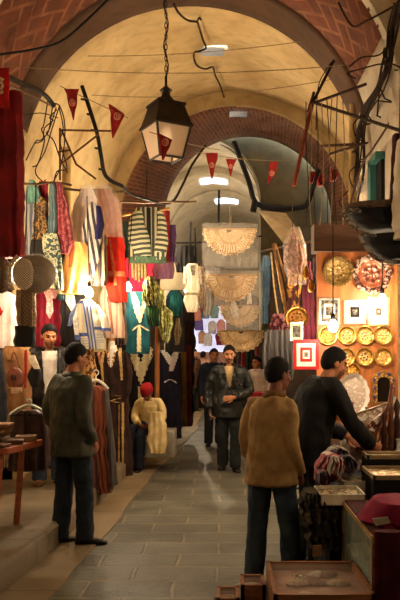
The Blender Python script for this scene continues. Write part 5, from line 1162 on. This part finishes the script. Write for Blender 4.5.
hang('carpet', 'tan brown carpet slung diagonally right of the dotted carpet', 'carpet', 9.4, [(244, 272, 276), (262, 276, 282), (285, 281, 287), (318, 285, 292)], cloth((150, 108, 62), (112, 76, 42), 12), [('dark_stripe', 'patch', [(250, 275, 277), (285, 283, 285), (317, 288, 290)], cloth((60, 36, 24)), {})], d=.05, k=2, group=CG)
hang('carpet', 'dark red carpet with gold motifs behind the plastic pouch', 'carpet', 9.2, [(262, 288, 302), (316, 287, 300)], pattern((96, 30, 24), (60, 18, 18), (170, 120, 54), 22), d=.05, k=3, group=CG)
hang('carpet', 'maroon velvet cloth hanging right of the gold motif carpet', 'cloth', 8.6, [(262, 303, 311), (340, 302, 318)], cloth((80, 14, 34), (56, 9, 24), 9), d=.05, k=3)
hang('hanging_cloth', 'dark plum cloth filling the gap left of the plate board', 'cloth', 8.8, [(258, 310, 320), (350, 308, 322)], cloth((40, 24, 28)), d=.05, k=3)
hang('hanging_cloth', 'wide dark brown backdrop sheet added behind the carpets on the right', 'cloth', 10.9, [(244, 272, 330), (330, 268, 330), (476, 268, 330)], cloth((52, 38, 28), (36, 26, 20), 6), d=.04, k=9, amp=.03)  # dark sheet added as backdrop for the dark space behind
hang('plastic_pouch', 'pink brown pouch wrapped in plastic hanging by the carpets', 'bag', 8.3, [(229, 291.5, 294), (238, 289, 298), (250, 284.5, 302), (262, 284, 304), (270, 287, 303), (274, 292, 300)], pattern((150, 104, 84), (120, 80, 62), (176, 130, 106), 30),
     [('plastic_wrap', 'loft', [(228, 291, 300), (246, 282, 306), (268, 284, 307), (284, 288, 306)], plastic((226, 210, 196), .24), {'d': .1, 'dy': -.01}), ('cord', 'loft', [(180, 292, 292.8), (232, 292, 293)], cloth((120, 90, 60)), {'d': .004})], d=.08)
hang('scarf_bundle', 'maroon speckled scarf bundle below the dotted carpet', 'scarf', 9.3, [(314, 273, 286), (324, 270, 292), (338, 270, 293)], pattern((110, 24, 44), (70, 14, 30), (170, 110, 110), 24), d=.1, k=6, amp=.04)
hang('scarf_bundle', 'grey striped garments bunched above the tan sweater man', 'scarf', 8.9, [(330, 266, 290), (345, 262, 293), (372, 264, 294), (380, 266, 292)], stripes((92, 88, 86), (50, 46, 46), 14, 'X', .5), d=.1, k=7, amp=.04)
for i, (px, py, Y) in enumerate(((306, 271, 8.0), (311, 284, 8.0), (291, 280, 8.4))):
    t = hang('yellow_tassel', ['yellow tassel hanging highest by the plastic pouch', 'yellow tassel hanging nearest the plate board', 'orange yellow tassel under the plastic pouch'][i], 'tassel', Y, [(py-5, px-1, px+1), (py, px-3, px+3), (py+5, px-3.5, px+3.5), (py+8, px-1.5, px+1.5)], pattern((226, 180, 60), (170, 110, 30), None, 40), d=.05, k=5, amp=.02, group='yellow tassels')
# sloping cream awning deep on the right
g = G(); pts = [(243, 213), (278, 238), (296, 262), (302, 236), (262, 209)]
P = [W(258, 211, 12.7), W(286, 214, 12.7), W(303, 238, 12.1), W(297, 247, 12.0), W(284, 244, 12.2)]
g.prism(P, (0, .02, .02)); tag(g.obj('cream_awning', cloth((236, 224, 196), (214, 200, 170), 6), smooth=False), 'small sloping cream awning under the olive upper wall', 'awning')
# ------------------------------------------------------------------ overhead: lantern, wires, poles, far stall
def vault(px, py, inset=.04):
    """point on the cream vault (or first arch) seen at px,py"""
    y = 5.0
    while y < 11.8:
        p = W(px, py, y); u = min(1, max(0, (y-8)/3.87)); cx = -.354+.594*u; zs = 3.68+.18*u; R = (2.1 if y < 6.08 else 1.93 if y < 8 else 2.04+.16*u)-inset
        if p.z > zs and (p.x-cx)**2+(p.z-zs)**2 > R*R: return p
        if p.z <= zs and abs(p.x-cx) > R: return p
        y += .02
    return W(px, py, 11.7)
LY = 6.5; q = LY/F
iron = cloth((52, 38, 26), (34, 24, 17), 12, .5)
t = empty('street_lantern', W(166, 162, LY), 'big old iron lantern with frosted panes hanging from a chain below the vault', 'lantern')
ct = W(166, 128, LY); RA = math.radians(30)
def sq(py, hw): 
    z = W(166, py, LY).z; c = V((ct.x, LY, z)); r_ = hw*q*1.15
    return [c+V((r_*math.cos(RA+PI/4+k*PI/2), r_*math.sin(RA+PI/4+k*PI/2), 0)) for k in range(4)]
def frust(g, rows): return g.grid(rows, True, caps=True)
g = G(); frust(g, [sq(129, 25), sq(127, 25), sq(124, 23), sq(107, 17)]); g.obj('roof', iron, t, smooth=False)
g = G(); frust(g, [sq(107, 18.5), sq(104.5, 18.5)]); g.obj('roof_lip', iron, t, smooth=False)
G().lathe((ct.x, LY, 0), [(9*q, W(0, 105, LY).z), (8*q, W(0, 100, LY).z), (4.5*q, W(0, 96, LY).z), (4*q, W(0, 93, LY).z), (6.5*q, W(0, 90.5, LY).z), (3.5*q, W(0, 88, LY).z), (1.3*q, W(0, 86, LY).z), (1.3*q, W(0, 76, LY).z)], n=16).obj('finial', iron, t)
a_, b_ = sq(128, 22.5), sq(159, 15)
fro = NT('frosted pane'); fro.col(lin((226, 202, 172))); fro.set(Roughness=.6); fro.b.inputs['Transmission Weight'].default_value = .35
for k in range(4):
    G().tube([a_[k], b_[k]], .012, 4).obj('corner_bar', iron, t, smooth=False)
    G().tube([b_[k], b_[(k+1) % 4]], .013, 4).obj('bottom_bar', iron, t, smooth=False)
    G().tube([a_[k], a_[(k+1) % 4]], .014, 4).obj('top_bar', iron, t, smooth=False)
    c_ = (a_[k]+a_[(k+1) % 4])/2-V((ct.x, LY, ct.z)); c_.z = 0; n_ = c_.normalized()*.004
    G().prism([a_[k], a_[(k+1) % 4], b_[(k+1) % 4], b_[k]], n_).obj('frosted_pane', fro.m, t, smooth=False)
z_ = W(166, 139, LY).z
G().lathe((ct.x, LY, z_), [(.003, -.05), (.035, -.03), (.042, 0), (.025, .05), (.015, .07), (.015, .09)], n=14).obj('bulb', glow(WARM, LANT), t)  # lamp added inside, throws frontal light on the goods beyond
# chain of links from the lantern to the vault, with the cable beside it
top = V((ct.x, LY, 5.55)); z0 = W(166, 77, LY).z
t2 = empty('hanging_chain', V((ct.x, LY, z0)), 'thin iron chain with twisted cable holding up the lantern', 'chain')
k = 0; z = z0
g = G()
while z < top.z:
    P = [V((ct.x, LY, z+.028))+V((.011*math.cos(u) if k % 2 else 0, 0 if k % 2 else .011*math.cos(u), .03*math.sin(u))) for u in [2*PI*i/10 for i in range(11)]]
    g.tube(P, .0045, 5); z += .05; k += 1
g.obj('chain_links', iron, t2)
G().tube([V((ct.x+.022*math.sin(i*.9), LY+.01*math.cos(i*.9), z0+(top.z-z0)*i/24)) for i in range(25)], .006, 6).obj('cable', cloth((50, 34, 22)), t2)
# conduit snaking over the vault
wirec = cloth((52, 38, 26)); thinc = cloth((150, 128, 92)); blk2 = cloth((26, 21, 18), None, 9, .6)
def wire(pts, r, label, m=wirec, name='cable', k=4, n=6): return tag(G().tube(smoothline(pts, k), r, n).obj(name, m), label, 'cable', None)
wire([vault(*p_, .09) for p_ in ((174, 4), (178, 12), (184, 18), (190, 21), (197, 22), (199, 27), (203, 40), (206, 48), (200, 51), (194, 53), (195, 62), (199, 67), (206, 69), (213, 67), (215, 75), (220, 85), (224, 97))], .014, 'kinked brown conduit running over the cream vault by the skylight')
wire([vault(197, 22, .09), vault(199, 18, .09), vault(201, 20, .09)], .012, 'short stub of conduit above the kinked one')
# strings and wires across
for a, b, s_, lb in ((vault(8, 66), W(390, 60, 7.2), .10, 'long pale string crossing under the first arch'), (vault(88, 56), W(372, 30, 7.6), .08, 'pale wire crossing the cream vault near its top'),
                  (W(60, 86, 7.7), W(128, 118, 7.7), .0, 'string carrying the two left pennants'), (vault(92, 95), W(385, 68, 8.2), .14, 'thin wire crossing the vault behind the lantern'),
                  (W(150, 132, 6.12), W(220, 150, 8.9), .02, 'string from the lantern pennant to the second arch'), (W(196, 152, 9.5), W(300, 160, 10.6), .05, 'string carrying the pennants below the second arch')):
    wire(sag(a, b, s_), .0045, lb, thinc)
wire([W(-4, 55, 6.6), W(30, 50, 6.8), W(60, 42, 6.9), W(85, 22, 7.0), W(112, -4, 7.0)], .012, 'black cable clipped under the brick arch on the left', blk2)
wire([W(4, 74, 6.3), W(18, 82, 6.8), W(34, 88, 7.4), W(46, 96, 7.9), W(54, 106, 8.1)], .028, 'thick dark cable bundle reaching out from the maroon cloth', blk2)
wire([W(6, 84, 6.3), W(30, 95, 7.2), W(50, 105, 8.0)], .012, 'brown rod below the thick cable bundle', branch)
wire([W(10, 118, 6.6), W(40, 113, 7.8), W(58, 118, 8.2)], .006, 'thin dark wire above the left scarves')
r_ = random.Random(4)
for i in range(7):
    P = [W(52+r_.uniform(-8, 8), 104+r_.uniform(-4, 8), 8.0)]
    for j in range(5): 
        p_ = P[-1]; P.append(p_+V((r_.uniform(-.12, .09), r_.uniform(-.05, .05), r_.uniform(-.3, .02))))
    wire(P, .007, ['highest', 'second', 'third', 'fourth', 'fifth', 'sixth', 'lowest'][i]+' loose wire dangling in the tangle left of the first pennant')
# notched pole and bracket on the left
t = empty('notched_pole', W(104, 182, 8.3), 'black notched metal pole leaning beside the left pennants', 'pole')
P = wpts([(82, 86, 8.3), (90, 110, 8.3), (97, 133, 8.3), (101, 155, 8.3), (104, 172, 8.35), (110, 180, 8.4), (122, 186, 8.5)])
G().tube(smoothline(P), .024, 8).obj('pole_shaft', blk2, t)
for px, py in ((85, 100), (91, 115), (95, 131), (99, 149), (103, 170)): G().tube([W(px+2, py, 8.3), W(px-4, py-1, 8.25)], .014, 6).obj('peg', blk2, t)
t = empty('wall_bracket', W(62, 165, 8.2), 'rusty triangular iron bracket below the left pennants', 'bracket')
for a, b in (((60, 130), (111, 131)), ((62, 163), (99, 134)), ((62, 131), (76, 164)), ((76, 164), (96, 179)), ((58, 152), (70, 150)), ((60, 128), (60, 180))): G().tube([W(*a, 8.2), W(*b, 8.2)], .012, 6).obj('iron_bar', cloth((104, 66, 36), (70, 44, 24), 12), t)
tag(G().tube([W(66.5, 148, 8.45), W(66.5, 260, 8.45)], .055, 14).obj('drain_pipe', cloth((206, 180, 124), (180, 150, 96), 8)), 'pale painted pipe on the left wall behind the scarves', 'pipe')
wire([W(122, 186, 8.5), W(128, 192, 9), W(142, 198, 9.6), W(170, 203, 10.2), (W(182, 186, 11.4)), W(192, 165, 11.7), W(206, 145, 11.75)], .02, 'dark cable swinging from the notched pole to the second arch', blk2)
# right iron frame with dangling cables
t = empty('iron_frame', W(312, 104, 7.4), 'rusty iron frame of crossing bars on the right below the brick arch', 'frame')
for a, b, ya, yb, c in (((311, 104), (388, 76), 7.4, 7.0, (66, 40, 28)), ((312, 102), (404, 132), 7.4, 6.0, (50, 32, 24)), ((314, 92), (308, 112), 7.4, 7.4, (60, 38, 26)), ((322, 146), (364, 144), 7.5, 7.2, (80, 50, 34)), ((330, 154), (362, 144), 7.5, 7.2, (80, 50, 34)), ((337, 54), (312, 104), 7.6, 7.4, (46, 34, 26))):
    G().tube([W(*a, ya), W(*b, yb)], .016, 7).obj('iron_bar', cloth(c, None, 12, .7), t)
tag(G().tube([W(312, 104, 7.38), W(304, 140, 7.36), W(294, 186, 7.3)], .022, 8).obj('hanging_pole', cloth((140, 66, 36), (100, 44, 24), 12)), 'reddish pole slanting down from the corner of the iron frame', 'pole')
tag(G().tube([W(353, 104, 7.75), W(352, 226, 7.75)], .042, 12).obj('drain_pipe', cloth((186, 156, 102), (150, 120, 74), 8)), 'ochre pipe on the right pier beside the cable tangle', 'pipe')
r_ = random.Random(11)
nth = ['first', 'second', 'third', 'fourth', 'fifth', 'sixth', 'seventh', 'eighth', 'ninth', 'tenth', 'eleventh']
for i in range(8):
    px = 306+i*5.2; y_ = 7.3+r_.uniform(-.2, .2); y0 = 104+abs(px-312)*.35*(-1)
    wire([W(px, y0, y_), W(px+r_.uniform(-3, 3), 150, y_), W(px+r_.uniform(-3, 3), 190, y_), W(px+r_.uniform(-2, 2), 225, y_)], .005, nth[i]+' vertical wire from the left hanging under the iron frame', [wirec, thinc][i % 2])
trunk = [(398, 2), (392, 30), (387, 62), (378, 88), (366, 112), (361, 132), (358, 160), (357, 185), (350, 212)]
for i in range(6):
    off = r_.uniform(-4, 4); P = [vault(a+off+r_.uniform(-2.5, 2.5), b+r_.uniform(-3, 3), .05+.012*i) for a, b in trunk]
    wire(P, (.02, .012, .01, .014, .008, .009)[i], ['thickest', 'second', 'third', 'fourth', 'fifth', 'thinnest'][i]+' dark cable of the vine like tangle climbing the right pier', cloth((58, 40, 30), (36, 26, 20), 14))
for i in range(11):
    a, b = trunk[1+i % 7]; P = [vault(a+r_.uniform(-3, 3), b, .1)]
    for j in range(5): p_ = P[-1]; P.append(p_+V((r_.uniform(-.16, .10), r_.uniform(-.05, .05), r_.uniform(-.16, .03))))
    wire(P, .007, nth[i]+' loose end sticking out of the tangle on the right pier, from the top')
wire([W(400, 105, 6.6), W(385, 130, 6.7), W(372, 150, 6.8), W(362, 165, 6.9), W(350, 205, 7.0)], .012, 'brown branch like cable slanting down past the teal shutter', branch)
wire([W(337, 55, 7.6), W(352, 66, 7.4), W(372, 72, 7.2)], .01, 'short dark cable joining the frame to the tangle')
wire([vault(338, 2), vault(352, 26), vault(366, 21), vault(380, 14), vault(396, 5)], .010, 'dark cable crossing the red brick at the top right')
wire([W(337, 54, 7.6), W(326, 70, 7.7), W(318, 88, 7.6), W(316, 130, 7.5)], .006, 'thin cable looping beside the iron frame')
for i, (px, py) in enumerate(((311, 178), (321, 181), (333, 176))):
    hang('red_rag', ['left', 'middle', 'right'][i]+' crumpled red rag of three caught in the wires under the iron frame', 'rag', 7.35+.05*i, [(py-6, px-2, px+3), (py, px-4, px+4), (py+5, px-3, px+2)], cloth((150, 34, 26)), d=.03, k=3, amp=.02, group='red rags in the wires', edge=.4)
# thick sagging cable under the olive wall
wire([W(234, 142, 13.3), W(240, 158, 13.5), W(249, 182, 13.5), W(254, 200, 13.5), W(262, 206, 13.5), W(280, 209, 13.5), W(302, 207, 13.5), W(309, 200, 13.4), W(318, 170, 13.2)], .05, 'thick black cable sagging across the olive wall', blk2)
wire([W(255, 202, 13.4), W(253, 212, 13.4)], .06, 'black knot at the low left end of the thick sagging cable', blk2)
wire([W(219, 190, 15), W(218.5, 226, 15)], .025, 'dark upright cable above the fans', blk2)
wire(sag(W(176, 243, 12.0), W(262, 236, 12.0), .03), .014, 'dark wire the uppermost fan hangs from', blk2)
# brightly lit stall far down the street
t = empty('market_stall', W(206, 352, 22.5), 'far bright stall lit by cold white light at the bend of the street', 'stall')
cold = glow((222, 226, 255), COLD)
G().ppx([(190, 304), (226, 304), (226, 352), (190, 352)], 22.6, .05).obj('lit_back_panel', cold, t, smooth=False)
G().ppx([(186, 300), (230, 300), (230, 305), (186, 305)], 22.0, .6).obj('canopy', cloth((160, 140, 130)), t, smooth=False)
G().ppx([(188, 352), (228, 352), (228, 366), (188, 366)], 22.2, .4).obj('counter', cloth((200, 150, 140)), t, smooth=False)
r_ = random.Random(2)
cl = ((230, 150, 130), (120, 100, 190), (236, 230, 240), (60, 150, 170), (200, 60, 110), (240, 190, 150), (110, 150, 200), (220, 215, 235), (150, 40, 70), (190, 170, 220))
cn = ('salmon', 'violet', 'white', 'turquoise', 'pink', 'apricot', 'sky blue', 'lilac white', 'wine red', 'lavender')
for i in range(10):
    px = 193+(i*7) % 30+r_.uniform(-1, 1); py = 306+(i % 3)*13+r_.uniform(-2, 2); 
    if i in (0, 5): px = 197+i
    hang('shirt', cn[i]+' garment hung in the far cold lit stall', 'garment', 21.6+.08*i, [(py, px-1.5, px+1.5), (py+3, px-4.5, px+4.5), (py+13, px-4, px+4)], cloth(cl[i]), d=.08, group='garments in the far stall', n=20, m=10)
for i in range(6):
    px = 240+i*4.5; hang('shirt', ['brown', 'red', 'dark green', 'black', 'rose', 'grey'][i]+' garment hung in the dusk right of the lowest fan', 'garment', 14.0-.12*i-.3, [(346-i % 3*6, px-1.5, px+1.5), (350-i % 3*6, px-3.5, px+3.5), (384+i % 2*8, px-3, px+3)], cloth(((80, 50, 36), (150, 30, 40), (36, 60, 40), (26, 24, 26), (170, 80, 90), (110, 106, 104))[i]), d=.1, group='garments right of the lowest fan', n=20, m=12)
t = table('market_table', 'far small table with red cloth beyond the tan sweater man', .48, .74, 11.6, 12.1, .98, cloth((190, 30, 36)), cloth((170, 26, 32)))

rail(W(260, 252, 11.05), W(318, 240, 8.4), .014, branch, 'brown pole from which the carpets on the right hang')
rail(W(176, 263, 10.15), W(224, 267, 11.85), .012, branch, 'brown pole carrying the small white jacket and grey shawl')
